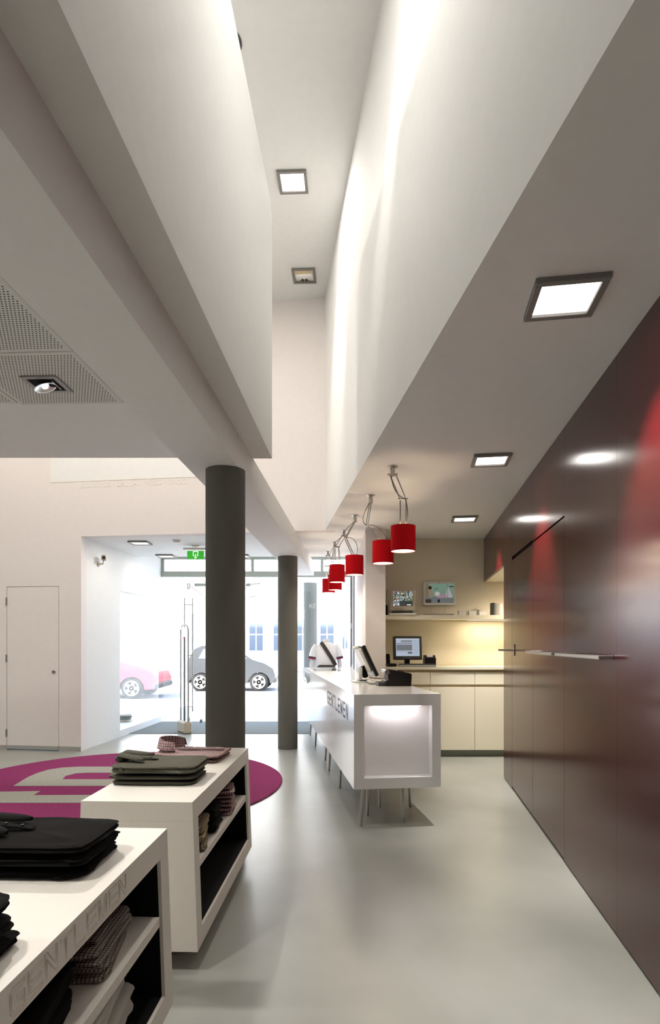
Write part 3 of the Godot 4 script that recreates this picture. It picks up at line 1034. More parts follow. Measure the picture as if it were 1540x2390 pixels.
func ceiling_fittings() -> void:
	var warm := Color(1.0, 0.98, 0.955)
	# three square lights along the wine wall, more of the same row behind the viewpoint
	var spots := [[0.931, 2.325, "large square ceiling light nearest the viewer, above the wine wall"], [1.202, 4.384, "middle square ceiling light of the row along the wine wall"], [1.481, 6.465, "small looking square ceiling light farthest along the wine wall"], [0.66, 0.27, ""], [0.39, -1.79, ""]]
	for i in spots.size():
		var s = spots[i]
		if s[2]:
			square_light("square_downlight", s[2], v(s[0], CEIL, s[1]), 0.272, -0.15, true, "square lights along the wine wall")
		else:
			square_light("square_downlight", "square ceiling light just above the viewpoint, along the wine wall" if i == 3 else "square ceiling light well behind the viewpoint, along the wine wall", v(s[0], CEIL, s[1]), 0.272, -0.15, true, "square lights along the wine wall")
		area("square_downlight_glow", v(s[0], CEIL - 0.028, s[1]), Vector3.DOWN, Vector2(0.21, 0.21), 0.16, warm, -0.15)
		spot("square_downlight_beam", v(s[0], CEIL - 0.03, s[1]), Vector3(0.27, -1, 0.0), 6.2, warm, 35.0, 0.7, 0.04)
	# high ceiling of the void
	square_light("void_downlight", "bright square light high in the void ceiling", v(-0.339, HIGH, 5.36), 0.265, -0.04, true, "square lights in the void ceiling")
	spot("void_downlight_beam", v(-0.30, HIGH - 0.03, 5.36), v(void_x(5.75), 4.75, 5.75) - v(-0.30, HIGH - 0.03, 5.36), 5.0, Color(1.0, 0.975, 0.93), 25.0, 0.7, 0.04)
	area("void_downlight_glow", v(-0.339, HIGH - 0.03, 5.36), Vector3.DOWN, Vector2(0.2, 0.2), 1.9, warm)
	var t := thing("void_downlight", "unlit square light in the void ceiling showing a curved reflector and twin lamp", "ceiling light", v(-0.297, HIGH, 6.73), -0.04, "square lights in the void ceiling")
	var st := mb()
	for s in [-1.0, 1.0]:
		cbox(st, Vector3(0.265, 0.022, 0.026), Vector3(0, -0.011, s * 0.1195), 0.002)
		cbox(st, Vector3(0.026, 0.022, 0.213), Vector3(s * 0.1195, -0.011, 0), 0.002)
	obj("frame", st, M.frame_grey, t)
	obj("backing", one(Vector3(0.213, 0.004, 0.213), Vector3(0, -0.003, 0)), M.recess, t)
	st = mb()
	var P := []
	for i in 9:
		var row := []
		for j in 13:
			var x := -0.10 + 0.2 * j / 12.0
			var z := -0.10 + 0.13 * i / 8.0
			row.append(Vector3(x, -0.006 - 0.012 * (1.0 - pow(x / 0.1, 2.0)) * (1.0 - pow((z + 0.035) / 0.065, 2.0)), z))
		P.append(row)
	grid(st, P, false, func(_p: Vector3) -> Vector3: return Vector3.DOWN)
	obj("reflector", st, M.reflector, t)
	st = mb()
	for s in [-1.0, 1.0]:
		lathe(st, [[0.0, -0.024], [0.017, -0.024], [0.017, -0.008], [0.0, -0.008]], Vector3(s * 0.022, 0, -0.065), 16)
	obj("lamp_holder", st, M.charcoal, t)
	# one more void light nearer, outside the picture, throws the long scallop on the void wall
	square_light("void_downlight", "added square light above the viewpoint, middle of the void, brightening the balustrade", v(-0.05, HIGH, 2.3), 0.265, -0.04, true, "square lights in the void ceiling")  # this one is added out of view to brighten the balustrade
	spot("void_downlight_beam", v(void_x(2.75) - 0.16, HIGH - 0.03, 2.75), v(void_x(3.6), 4.35, 3.6) - v(void_x(2.75) - 0.16, HIGH - 0.03, 2.75), 9.0, Color(1.0, 0.975, 0.93), 9.0, 0.9, 0.03)
	square_light("void_downlight", "square light in the void ceiling above the viewpoint, close to the white wall", v(void_x(2.75) - 0.16, HIGH, 2.75), 0.20, 0.12, true, "square lights in the void ceiling")
	area("void_downlight_glow", v(-0.05, HIGH - 0.03, 2.3), Vector3(-0.1, -1, 0), Vector2(0.2, 0.2), 4.6, warm)
	# lights of the left part of the void, over the rose wall
	for x in [-2.4, -4.6]:
		square_light("void_downlight", "square light in the high ceiling left of the void, near the rose wall, %s" % ("right one" if x > -3.0 else "left one"), v(x, HIGH, 6.6), 0.265, 0.1, true, "square lights in the void ceiling")
		area("void_downlight_glow", v(x, HIGH - 0.03, 6.6), Vector3.DOWN, Vector2(0.2, 0.2), 3.0, Color(1.0, 0.95, 0.90))
	# adjustable spot in the perforated tile
	t = thing("tilting_spot", "recessed adjustable spot with round lamp in the perforated ceiling tile", "ceiling light", v(-1.489, CEIL - 0.012, 3.088), -0.03)
	st = mb()
	for s in [-1.0, 1.0]:
		cbox(st, Vector3(0.19, 0.008, 0.024), Vector3(0, -0.004, s * 0.083), 0.001)
		cbox(st, Vector3(0.024, 0.008, 0.142), Vector3(s * 0.083, -0.004, 0), 0.001)
	obj("frame", st, M.alu, t)
	obj("housing", one(Vector3(0.142, 0.003, 0.142), Vector3(0, -0.0025, 0)), M.black, t)
	var tilt := Basis(Vector3(0.35, 0, 1).normalized(), 0.35)
	st = mb()
	lathe(st, [[0.0, 0.002], [0.030, 0.0], [0.055, -0.010], [0.057, -0.014], [0.052, -0.014], [0.030, -0.004], [0.0, -0.003]], Vector3(-0.012, -0.008, 0), 32, tilt)
	var head := obj("lamp_reflector", st, M.reflector, t)
	st = mb()
	lathe(st, [[0.0, -0.016], [0.014, -0.014], [0.014, -0.004], [0.0, -0.004]], Vector3(-0.012, -0.008, 0), 20, tilt)
	obj("lamp_core", st, M.glow_panel, head)
	obj("bracket", one(Vector3(0.006, 0.006, 0.10), Vector3(0.052, -0.008, 0), 0.001), M.steel, t)
	spot("tilting_spot_beam", v(-1.50, CEIL - 0.05, 3.088), Vector3(-0.15, -1, 0.35), 3.0, warm, 45.0, 0.4, 0.05)
	# the same spots elsewhere over the tables, outside the picture
	for p in [[-1.45, 1.3, 0], [-2.9, 1.3, 1], [-2.9, 3.1, 2]]:
		var q := copy(t, v(p[0], CEIL - 0.012, p[1]), -0.03, ["recessed adjustable spot over the near table, outside the picture", "recessed adjustable spot far left, level with the near table", "recessed adjustable spot far left, level with the far table"][p[2]])
		q.set_meta("group", "adjustable spots in the tiled ceiling")
		spot("tilting_spot_beam", v(p[0], CEIL - 0.05, p[1]), Vector3(0.12, -1, 0.1), 2.4, warm, 48.0, 0.4, 0.05)
	t.set_meta("group", "adjustable spots in the tiled ceiling")
	# entrance lights
	for p in [[-2.59, 8.01, "square ceiling light in the entrance nearest the rose wall"], [-2.575, 9.22, "square ceiling light at the left end of the shop front edge"], [-1.40, 9.22, "square ceiling light half hidden behind the near column"]]:
		square_light("entrance_light", p[2], v(p[0], CEIL, p[1]), 0.265, 0.02, true, "square lights in the entrance")
		area("entrance_light_glow", v(p[0], CEIL - 0.03, p[1]), Vector3.DOWN, Vector2(0.2, 0.2), 0.5, Color(1, 0.97, 0.93))
	# unseen lights added on the upper floor to brighten the void walls and ceiling
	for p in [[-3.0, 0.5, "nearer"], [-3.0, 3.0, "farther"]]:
		square_light("upper_fill_light", "added fill light in the upper floor ceiling behind the balustrade, %s one" % p[2], v(p[0], HIGH, p[1]), 0.40, 0.0, true, "added upper floor fill lights outside the picture")
		area("upper_fill_glow", v(p[0], HIGH - 0.03, p[1]), Vector3.DOWN, Vector2(0.32, 0.32), 9.0, warm)
	# fill lights added by the unseen left and rear walls to brighten the ceilings
	for p in [[-6.2, 0.4, "left wall, nearest the viewer"], [-6.2, 2.0, "left wall, middle one"], [-6.2, 3.6, "left wall, farthest one"], [-3.2, -3.2, "rear wall, on the left"], [0.2, -3.2, "rear wall, on the right"]]:
		square_light("fill_washer", "added square fill light washing the " + p[2], v(p[0], CEIL, p[1]), 0.40, 0.0, true, "added fill lights outside the picture")
		area("fill_washer_glow", v(p[0], CEIL - 0.03, p[1]), Vector3(-0.35, -1, 0) if p[1] > -1.0 else Vector3(0, -1, 0.35), Vector2(0.32, 0.32), 3.2 if p[1] > -1.0 else 1.2, warm)
	# dark round speaker in the high ceiling, mostly hidden by the balustrade
	st = mb()
	lathe(st, [[0.0, -0.02], [0.10, -0.02], [0.115, -0.008], [0.115, 0.0], [0.0, 0.0]], v(-0.735, HIGH, 4.12), 32)
	tag(obj("ceiling_speaker", st, M.charcoal), "dark round ceiling speaker peeping over the balustrade edge", "speaker")


# ==================================================================== kitchen corner
func kitchen() -> void:
	var wd := 7.72
	var st := mb()
	prism(st, [[0.668, wd], [3.4, wd + 0.02], [3.4, wd + 0.16], [0.668, wd + 0.16]], 0.0, CEIL)
	struct("wall_kitchen", st, M.cream_wall, "cream painted back wall of the kitchen corner", "wall")
	# base units
	var x0 := 0.684
	var proto: Node3D = null
	for k in 5:
		var xa := x0 + 0.546 * k
		var lab: String = ["cream base cabinet at the left end, next to the rose pier", "second cream base cabinet, behind the counter end", "cream base cabinet right of the counter, with its door fully in view", "cream base cabinet at the wine wall edge", "cream base cabinet hidden in the alcove"][k]
		if k == 0:
			proto = thing("base_cabinet", lab, "cabinet", v(xa + 0.273, 0, 7.20), 0.0, "cream kitchen base cabinets")
			obj("carcass", one(Vector3(0.546, 0.985, 0.46), Vector3(0, 0.581, -0.26)), M.recess, proto)
			obj("drawer_front", one(Vector3(0.541, 0.15, 0.02), Vector3(0, 0.966, -0.012), 0.002), M.laminate, proto)
			obj("door", one(Vector3(0.541, 0.772, 0.02), Vector3(0, 0.474, -0.012), 0.002), M.laminate, proto)
		else:
			copy(proto, v(xa + 0.273, 0, 7.20), 0.0, lab)
	st = mb()
	prism(st, [[0.684, 7.27], [3.38, 7.28], [3.38, 7.34], [0.684, 7.33]], 0.0, 0.086)
	tag(obj("cabinet_plinth", st, M.plinth), "grey green plinth running under the cream cabinets", "plinth")
	st = mb()
	prism(st, [[0.676, 7.175], [3.38, 7.18], [3.38, wd], [0.676, wd - 0.005]], 1.0755, 1.108)
	tag(obj("worktop", st, M.worktop), "cream worktop running along the kitchen back wall", "worktop")
	# shelf
	st = mb()
	prism(st, [[0.676, 7.34], [3.38, 7.35], [3.38, wd], [0.676, wd - 0.005]], 1.70, 1.752)
	tag(obj("wall_shelf", st, M.laminate), "thick pale shelf above the kitchen worktop", "shelf")
	# light under the shelf
	var ul := thing("under_shelf_light", "slim strip light under the pale shelf", "light", v(2.05, 1.70, 7.52))
	obj("housing", one(Vector3(0.62, 0.006, 0.05), Vector3(0, -0.003, 0), 0.001), M.plastic_white, ul)
	obj("light_tube", one(Vector3(0.58, 0.002, 0.03), Vector3(0, -0.007, 0), 0.0005), M.glow_lamp, ul)
	area("under_shelf_glow", v(2.05, 1.690, 7.52), Vector3.DOWN, Vector2(0.58, 0.03), 0.40, Color(1.0, 0.93, 0.80))
	# alcove lamp round the corner
	square_light("square_downlight", "square ceiling light in the alcove behind the wine wall", v(2.75, 2.21, 6.9), 0.20, 0.0, true, "square lights along the wine wall")
	area("alcove_glow", v(2.75, 2.185, 6.9), Vector3.DOWN, Vector2(0.16, 0.16), 1.4, Color(1.0, 0.94, 0.84))
	spot("alcove_beam", v(2.75, 2.18, 6.9), v(2.0, 1.2, 7.72) - v(2.75, 2.18, 6.9), 1.6, Color(1.0, 0.94, 0.84), 34.0, 0.8, 0.06)
	# tube monitor
	var t := thing("tube_monitor", "beige tube monitor showing six camera pictures, on the pale shelf", "monitor", v(0.915, 1.753, 7.46), -0.06)
	obj("tray", one(Vector3(0.34, 0.022, 0.30), Vector3(0.0, 0.011, 0.0), 0.004), M.plastic_white, t)
	obj("swivel_foot", one(Vector3(0.26, 0.025, 0.20), Vector3(0, 0.035, 0), 0.008), M.charcoal, t)
	obj("bezel", one(Vector3(0.325, 0.275, 0.05), Vector3(0, 0.185, 0.07), 0.014), M.plastic_beige, t)
	st = mb()
	cbox(st, Vector3(0.30, 0.25, 0.10), Vector3(0, 0.185, 0.0), 0.03)
	cbox(st, Vector3(0.22, 0.19, 0.12), Vector3(0, 0.18, -0.08), 0.03)
	obj("shell", st, M.plastic_beige, t)
	var im := Image.create(192, 144, false, Image.FORMAT_RGB8)
	var r2 := RandomNumberGenerator.new()
	r2.seed = 3
	for cy in 3:
		for cx in 3:
			var tone := Color(0.55, 0.60, 0.60) if (cx + cy) % 2 == 0 else Color(0.45, 0.55, 0.40)
			if cy == 2 and cx > 0:
				tone = Color(0.22, 0.25, 0.25)
			im.fill_rect(Rect2i(cx * 64, cy * 48, 63, 47), tone)
			if cy == 2 and cx > 0:
				continue
			for k in 16:
				var w := r2.randi_range(6, 22)
				var h := r2.randi_range(4, 18)
				var c: Color = [Color(0.92, 0.95, 0.97), Color(0.10, 0.11, 0.11), Color(0.60, 0.34, 0.40), Color(0.70, 0.74, 0.72), Color(0.30, 0.33, 0.30)][r2.randi_range(0, 4)]
				im.fill_rect(Rect2i(cx * 64 + r2.randi_range(0, 63 - w), cy * 48 + r2.randi_range(0, 47 - h), w, h), c)
	im.fill_rect(Rect2i(136, 128, 40, 10), Color(0.93, 0.94, 0.95))
	screen("screen", t, im, Vector2(0.245, 0.185), Vector3(0.005, 0.205, 0.0965), 0.75)
	st = mb()
	for k in 5:
		lathe(st, [[0.0, 0.0], [0.006, 0.0], [0.006, 0.005], [0.0, 0.005]], Vector3(-0.09 + k * 0.026, 0.075, 0.095), 10, Basis(Vector3.RIGHT, PI / 2))
	obj("buttons", st, M.frame_grey, t)
	var sp := thing("small_speaker", "slim black box beside the tube monitor on the shelf", "speaker", v(0.708, 1.753, 7.50))
	obj("box", one(Vector3(0.05, 0.13, 0.10), Vector3(0, 0.065, 0), 0.006), M.black, sp)
	st = mb()
	tube(st, bezier(Vector3(0.0, 0.13, 0), Vector3(0.01, 0.25, 0), Vector3(0.02, 0.28, 0), Vector3(0.025, 0.33, 0)), 0.003, 6)
	obj("aerial", st, M.charcoal, sp)
	# white framed flat screen
	t = thing("wall_screen", "white framed flat screen with a colour picture on the cream wall", "screen", v(1.434, 1.894, wd - 0.001))
	obj("frame", one(Vector3(0.428, 0.31, 0.035), Vector3(0, 0.155, 0.0185), 0.006), M.plastic_white, t)
	st = mb()
	lathe(st, [[0.0, 0.0], [0.005, 0.0], [0.0, 0.003]], Vector3(-0.004, 0.299, 0.036), 10, Basis(Vector3.RIGHT, PI / 2))
	obj("camera_dot", st, M.black, t)
	screen("screen", t, boat_picture(), Vector2(0.372, 0.252), Vector3(0, 0.158, 0.0365), 0.42)
	for x in [-0.105, 0.085]:
		st = mb()
		tube(st, [Vector3(x, 0.0, 0.012), Vector3(x, -0.142, 0.010)], 0.003, 6)
		obj("cable", st, M.recess, t)
	# things on the shelf
	st = mb()
	lathe(st, [[0.0, 0.0], [0.15, 0.0], [0.20, 0.018], [0.203, 0.022], [0.15, 0.008], [0.0, 0.006]], Vector3.ZERO, 40)
	var tray := obj("serving_tray", st, M.plastic_white)
	tray.position = v(1.40, 1.7525, 7.56)
	tray.scale = Vector3(1, 1, 0.7)
	tag(tray, "shallow white tray on the shelf under the wall screen", "tray")
	var box := thing("card_box", "small white box on the shelf, left one of three", "box", v(1.673, 1.7525, 7.45), 0.0, "three small white boxes on the shelf")
	obj("body", one(Vector3(0.094, 0.05, 0.06), Vector3(0, 0.025, 0), 0.003), M.paper, box)
	obj("lid", one(Vector3(0.098, 0.012, 0.064), Vector3(0, 0.055, 0), 0.003), M.paper, box)
	copy(box, v(1.805, 1.7525, 7.45), 0.0, "small white box on the shelf, middle one of three")
	copy(box, v(1.93, 1.7525, 7.45), 0.06, "small white box on the shelf, right one of three")
	var bx := 2.065
	for k in 5:
		var w: float = [0.014, 0.02, 0.024, 0.018, 0.03][k]
		var hh: float = [0.16, 0.155, 0.15, 0.15, 0.14][k]
		var cl: Material = [M.charcoal, M.frame_grey, M.base_grey, M.plastic_beige, M.paper][k]
		var b := thing("book", ["thin dark binder at the left of the row at the shelf end", "mid grey binder in the row at the shelf end", "light grey binder in the row at the shelf end", "beige binder in the row at the shelf end", "white binder at the right of the row, by the wine wall"][k], "binder", v(bx + w / 2, 1.7525, 7.5), 0.0, "binders at the shelf end")
		st = mb()
		cbox(st, Vector3(w, hh, 0.002), Vector3(0, hh / 2, 0.075), 0.0005)
		for s in [-1.0, 1.0]:
			cbox(st, Vector3(0.002, hh, 0.15), Vector3(s * (w / 2 - 0.001), hh / 2, 0), 0.0005)
		obj("cover", st, cl, b)
		obj("pages", one(Vector3(w - 0.005, hh - 0.006, 0.145), Vector3(0, hh / 2, 0)), M.paper, b)
		bx += w + 0.002
	# computer on the worktop
	t = thing("computer_monitor", "dark grey flat monitor showing a web page on the kitchen worktop", "monitor", v(0.985, 1.1085, 7.45), 0.05)
	st = mb()
	soft_slab(st, Vector3(0.24, 0.02, 0.18), Vector3(0, 0, 0), 0.0, 4, 0.0, 0.7, 0.4)
	cbox(st, Vector3(0.07, 0.12, 0.03), Vector3(0, 0.07, -0.04), 0.008, Basis(Vector3.RIGHT, 0.1))
	obj("foot", st, M.black_gloss, t)
	var lean := Basis(Vector3.RIGHT, -0.12)
	var tf := Transform3D(lean, Vector3(0, 0.085, 0))
	obj("bezel", one(Vector3(0.368, 0.30, 0.045), tf * Vector3(0, 0.145, 0), 0.01, lean), M.charcoal, t)
	im = Image.create(160, 120, false, Image.FORMAT_RGB8)
	im.fill(Color(0.80, 0.85, 0.92))
	im.fill_rect(Rect2i(0, 0, 160, 6), Color(0.90, 0.93, 0.97))
	im.fill_rect(Rect2i(34, 12, 76, 14), Color(0.60, 0.62, 0.64))
	im.fill_rect(Rect2i(4, 32, 106, 4), Color(0.45, 0.47, 0.50))
	im.fill_rect(Rect2i(4, 42, 106, 40), Color(0.52, 0.54, 0.56))
	im.fill_rect(Rect2i(80, 90, 30, 14), Color(0.48, 0.50, 0.54))
	for k in 8:
		im.fill_rect(Rect2i(116, 14 + k * 12, 34, 3), Color(0.68, 0.73, 0.80))
	im.fill_rect(Rect2i(4, 88, 72, 3), Color(0.66, 0.69, 0.74))
	screen("screen", t, im, Vector2(0.30, 0.225), tf * Vector3(0, 0.152, 0.0235), 0.62, lean)
	st = mb()
	for k in 6:
		cbox(st, Vector3(0.012, 0.005, 0.004), tf * Vector3(-0.06 + k * 0.022, 0.014, 0.024), 0.001, lean)
	obj("buttons", st, M.frame_grey, t)
	keyboard("keyboard", "dark keyboard with pale front edge on the kitchen worktop", v(1.077, 1.1085, 7.27), 0.0, 0.45, M.charcoal)
	t = thing("receipt_printer", "black receipt printer with paper beside the kitchen monitor", "printer", v(1.262, 1.1085, 7.46))
	obj("body", one(Vector3(0.145, 0.11, 0.17), Vector3(0, 0.055, 0), 0.008), M.black_gloss, t)
	obj("lid", one(Vector3(0.135, 0.028, 0.14), Vector3(0, 0.124, -0.01), 0.006), M.charcoal, t)
	obj("paper", one(Vector3(0.075, 0.03, 0.002), Vector3(-0.005, 0.13, 0.066), 0.0, Basis(Vector3.RIGHT, -0.4)), M.paper, t)
	t = thing("desk_phone", "black cordless phone in its cradle at the worktop corner", "phone", v(0.765, 1.1085, 7.33), 0.2)
	obj("cradle", one(Vector3(0.11, 0.04, 0.12), Vector3(0.0, 0.02, 0), 0.01), M.black_gloss, t)
	obj("handset", one(Vector3(0.05, 0.15, 0.03), Vector3(-0.035, 0.085, -0.02), 0.012, Basis(Vector3.RIGHT, -0.2)), M.black, t)
	var kp := mb()
	for i in 3:
		for j in 3:
			cbox(kp, Vector3(0.012, 0.004, 0.009), Vector3(0.015 + i * 0.015, 0.041, 0.01 + j * 0.015), 0.001)
	obj("keypad", kp, M.plastic_white, t)
	st = mb()
	tube(st, bezier(Vector3(0.04, 0.01, 0.02), Vector3(0.06, 0.05, -0.03), Vector3(0.07, 0.01, -0.06), Vector3(0.05, 0.006, -0.09)), 0.005, 6)
	obj("cord", st, M.black, t)


func screen(called: String, parent: Node, im: Image, size: Vector2, at: Vector3, energy: float, basis := Basis()) -> void:
	var q := QuadMesh.new()
	q.size = size
	var m := mat(Color(0.02, 0.02, 0.02), 0.25)
	m.emission_enabled = true
	m.emission_texture = ImageTexture.create_from_image(im)
	m.emission = Color.BLACK
	m.emission_operator = BaseMaterial3D.EMISSION_OP_ADD
	m.emission_energy_multiplier = energy
	var o := MeshInstance3D.new()
	o.name = called
	o.mesh = q
	o.material_override = m
	parent.add_child(o, true)
	o.transform = Transform3D(basis, at)


func boat_picture() -> Image:
	var w := 192
	var h := 130
	var im := Image.create(w, h, false, Image.FORMAT_RGB8)
	for y in h:
		for x in w:
			var c := Color(0.60, 0.74, 0.64)
			if y > 88: c = Color(0.52, 0.55, 0.55) if (x + y * 3) % 17 > 4 else Color(0.62, 0.65, 0.63)
			if x < 22 and y < 88: c = Color(0.62, 0.55, 0.45)
			if y > 104 and x < 40: c = Color(0.30, 0.28, 0.26)
			# white sails
			var dx := float(x - 150)
			if y > 12 and y < 94 and absf(dx - (y - 12) * 0.12) < (y - 12) * 0.33: c = Color(0.88, 0.87, 0.89)
			if absf(dx) < 2.0 and y < 94: c = Color(0.45, 0.45, 0.43)
			if x > 160 and y > 16 and y < 23: c = Color(0.20, 0.22, 0.20)
			# reclining figure in pink trousers with a white cushion
			if Vector2((x - 108) / 38.0, (y - 84) / 12.0).length() < 1.0: c = Color(0.82, 0.66, 0.74)
			if Vector2((x - 80) / 17.0, (y - 68) / 15.0).length() < 1.0: c = Color(0.93, 0.92, 0.92)
			if Vector2((x - 36) / 16.0, (y - 70) / 26.0).length() < 1.0: c = Color(0.72, 0.64, 0.54)
			if Vector2((x - 34) / 11.0, (y - 34) / 14.0).length() < 1.0: c = Color(0.78, 0.62, 0.52)
			if Vector2((x - 31) / 12.0, (y - 27) / 12.0).length() < 1.0: c = Color(0.20, 0.15, 0.13)
			if absf(y - 38 + (x - 60) * 0.25) < 2.0 and x > 60 and x < 84: c = Color(0.35, 0.36, 0.33)
			if Vector2((x - 90) / 9.0, (y - 116) / 12.0).length() < 1.0: c = Color(0.22, 0.20, 0.20)
			im.set_pixel(x, y, c)
	return im


func keyboard(called: String, label: String, at: Vector3, turn: float, width: float, m: Material) -> void:
	var t := thing(called, label, "keyboard", at, turn)
	obj("case", one(Vector3(width, 0.02, 0.16), Vector3(0, 0.0155, 0), 0.004, Basis(Vector3.RIGHT, 0.06)), M.plastic_white if m == M.plastic_white else M.base_grey, t)
	var st := mb()
	var n := int(width / 0.021)
	for j in 5:
		for i in n:
			cbox(st, Vector3(0.016, 0.008, 0.018), Vector3((i - (n - 1) / 2.0) * 0.021, 0.029 - (j - 2) * 0.0017, (j - 2) * 0.026), 0.002)
	var keys := obj("keys", st, m, t)
	keys.set_meta("kind", "stuff")


# ==================================================================== white counter
func letters() -> Dictionary:
	return {
		"G": [[0.15, 1], [1, 1], [1, 0.85], [0.2, 0.85], [0.12, 0.78], [0.12, 0.22], [0.2, 0.15], [0.88, 0.15], [0.88, 0.42], [0.5, 0.42], [0.5, 0.57], [1, 0.57], [1, 0], [0.15, 0], [0, 0.15], [0, 0.85]],
		"E": [[0, 1], [1, 1], [1, 0.85], [0.12, 0.85], [0.12, 0.575], [0.95, 0.575], [0.95, 0.425], [0.12, 0.425], [0.12, 0.15], [1, 0.15], [1, 0], [0, 0]],
		"N": [[0, 0], [0, 1], [0.2, 1], [0.88, 0.24], [0.88, 1], [1, 1], [1, 0], [0.8, 0], [0.12, 0.76], [0.12, 0]],
		"T": [[0, 1], [1, 1], [1, 0.85], [0.56, 0.85], [0.56, 0], [0.44, 0], [0.44, 0.85], [0, 0.85]],
		"L": [[0, 1], [0.12, 1], [0.12, 0.15], [1, 0.15], [1, 0], [0, 0]],
		"M": [[0, 0], [0, 1], [0.18, 1], [0.5, 0.3], [0.82, 1], [1, 1], [1, 0], [0.88, 0], [0.88, 0.72], [0.56, 0.08], [0.44, 0.08], [0.12, 0.72], [0.12, 0]],
	}


func service_counter() -> void:
	# local frame: x to the right along the front, -z along its length; front left corner of the box at the origin of the plan
	var t := thing("service_counter", "long glossy white counter on thin steel legs with an open lit end", "counter", v(0.179, 0, 4.40), 0.1235)
	var L := 4.94
	var w := 0.672
	var y0 := 0.3015
	var y1 := 1.013
	var ft := 0.086
	# shell: plan steps in past the pier; the front end is a recess
	var plan := PackedVector2Array([Vector2(0, 0.10), Vector2(w, 0.10), Vector2(w, 2.42), Vector2(0.50, 2.42), Vector2(0.78, L), Vector2(0, L)])
	var xf := Transform3D(Basis(Vector3(1, 0, 0), Vector3(0, 0, -1), Vector3(0, 1, 0)), Vector3(0, y0, 0))
	var st := mb()
	extrude(st, plan, xf, y1 - y0)
	# four sided rim round the recess
	cbox(st, Vector3(w, ft, 0.10), Vector3(w / 2, y1 - ft / 2, -0.05))
	cbox(st, Vector3(w, 0.080, 0.10), Vector3(w / 2, y0 + 0.040, -0.05))
	cbox(st, Vector3(0.078, y1 - y0 - ft - 0.080, 0.10), Vector3(0.039, (y1 - ft + y0 + 0.080) / 2, -0.05))
	cbox(st, Vector3(0.068, y1 - y0 - ft - 0.080, 0.10), Vector3(w - 0.034, (y1 - ft + y0 + 0.080) / 2, -0.05))
	obj("body", st, M.solid_white, t)
	obj("recess_panel", one(Vector3(w - 0.147, y1 - y0 - ft - 0.081, 0.004), Vector3(0.078 + (w - 0.146) / 2, (y1 - ft + y0 + 0.080) / 2, -0.098)), M.frost, t)
	obj("light_strip", one(Vector3(0.36, 0.008, 0.03), Vector3(0.34, y1 - ft - 0.004, -0.030), 0.002), M.glow_led, t)
	var lp := t.transform * Vector3(0.34, y1 - ft - 0.012, -0.030)
	area("counter_light_strip_glow", lp, Vector3(0, -1, -0.35), Vector2(0.36, 0.03), 0.06, Color(1.0, 0.965, 0.99), 0.1235)
	# glass inset in the far end of the top
	obj("glass_inset", one(Vector3(0.40, 0.004, 0.95), Vector3(0.26, y1 + 0.002, -4.2), 0.001), M.glass_green, t)
	obj("side_window", one(Vector3(0.004, 0.16, 0.9), Vector3(-0.002, y1 - 0.11, -4.1), 0.001), M.glass_green, t)
	# lettering cut in the side
	var abc := letters()
	st = mb()
	var word := "GENTLEMEN"
	var step := 0.158
	for i in word.length():
		var poly := PackedVector2Array()
		for p in abc[word[i]]:
			poly.append(Vector2(p[0] * 0.108, p[1] * 0.130))
		# text runs from the far end towards the front: local +z
		extrude(st, poly, Transform3D(Basis(Vector3(0, 0, 1), Vector3(0, 1, 0), Vector3(-1, 0, 0)), Vector3(0.0, 0.782, -1.66 + i * step)), 0.0012)
	obj("lettering", st, M.letter_grey, t)
	# splayed legs: foot positions measured on the floor, tops a little inwards
	for p in [[0.234, 4.497], [0.574, 4.595], [0.303, 4.765], [0.422, 4.997], [0.683, 5.013], [0.094, 5.68], [-0.012, 6.425], [-0.056, 7.0], [0.36, 5.9], [0.30, 6.7], [-0.20, 8.0], [0.15, 8.1], [-0.30, 8.9], [0.12, 9.0]]:
		var foot := t.transform.affine_inverse() * v(p[0], 0, p[1])
		var top := Vector3(lerpf(foot.x, 0.336, 0.06), y0 + 0.002, foot.z)
		top.z += 0.02 if int(p[1] * 10) % 2 == 0 else -0.02
		st = mb()
		tube(st, [foot, top], 0.0125, 14)
		obj("leg", st, M.steel, t)
	# till screen, seen from the side
	t = thing("till_screen", "till monitor with white back and black screen tilted back on the white counter", "monitor", v(0.305, y1 + 0.0005, 5.85), 0.1235)
	obj("base", one(Vector3(0.20, 0.012, 0.20), Vector3(0.02, 0.006, 0), 0.004), M.plastic_white, t)
	obj("base_plate", one(Vector3(0.15, 0.010, 0.16), Vector3(0.05, 0.017, 0.0), 0.003), M.black_gloss, t)
	obj("column", one(Vector3(0.035, 0.14, 0.07), Vector3(-0.005, 0.08, 0), 0.006), M.plastic_white, t)
	obj("bracket", one(Vector3(0.05, 0.12, 0.06), Vector3(0.035, 0.10, 0), 0.01, Basis(Vector3.FORWARD, -0.3)), M.black, t)
	var b := Basis(Vector3.BACK, 0.44)
	obj("panel", one(Vector3(0.038, 0.33, 0.36), Vector3(0.065, 0.215, 0), 0.008, b), M.black_gloss, t)
	obj("back_cover", one(Vector3(0.035, 0.26, 0.30), Vector3(0.065, 0.215, 0) + b * Vector3(-0.036, 0.02, 0), 0.014, b), M.plastic_white, t)
	obj("card_reader", one(Vector3(0.05, 0.03, 0.10), Vector3(0.065, 0.215, 0) + b * Vector3(-0.045, 0.165, 0.0), 0.008, b), M.plastic_white, t)
	# card and receipt unit
	t = thing("receipt_unit", "black wedge shaped receipt unit with silver roll end on the white counter", "printer", v(0.585, y1 + 0.0005, 5.36), 0.1235)
	st = mb()
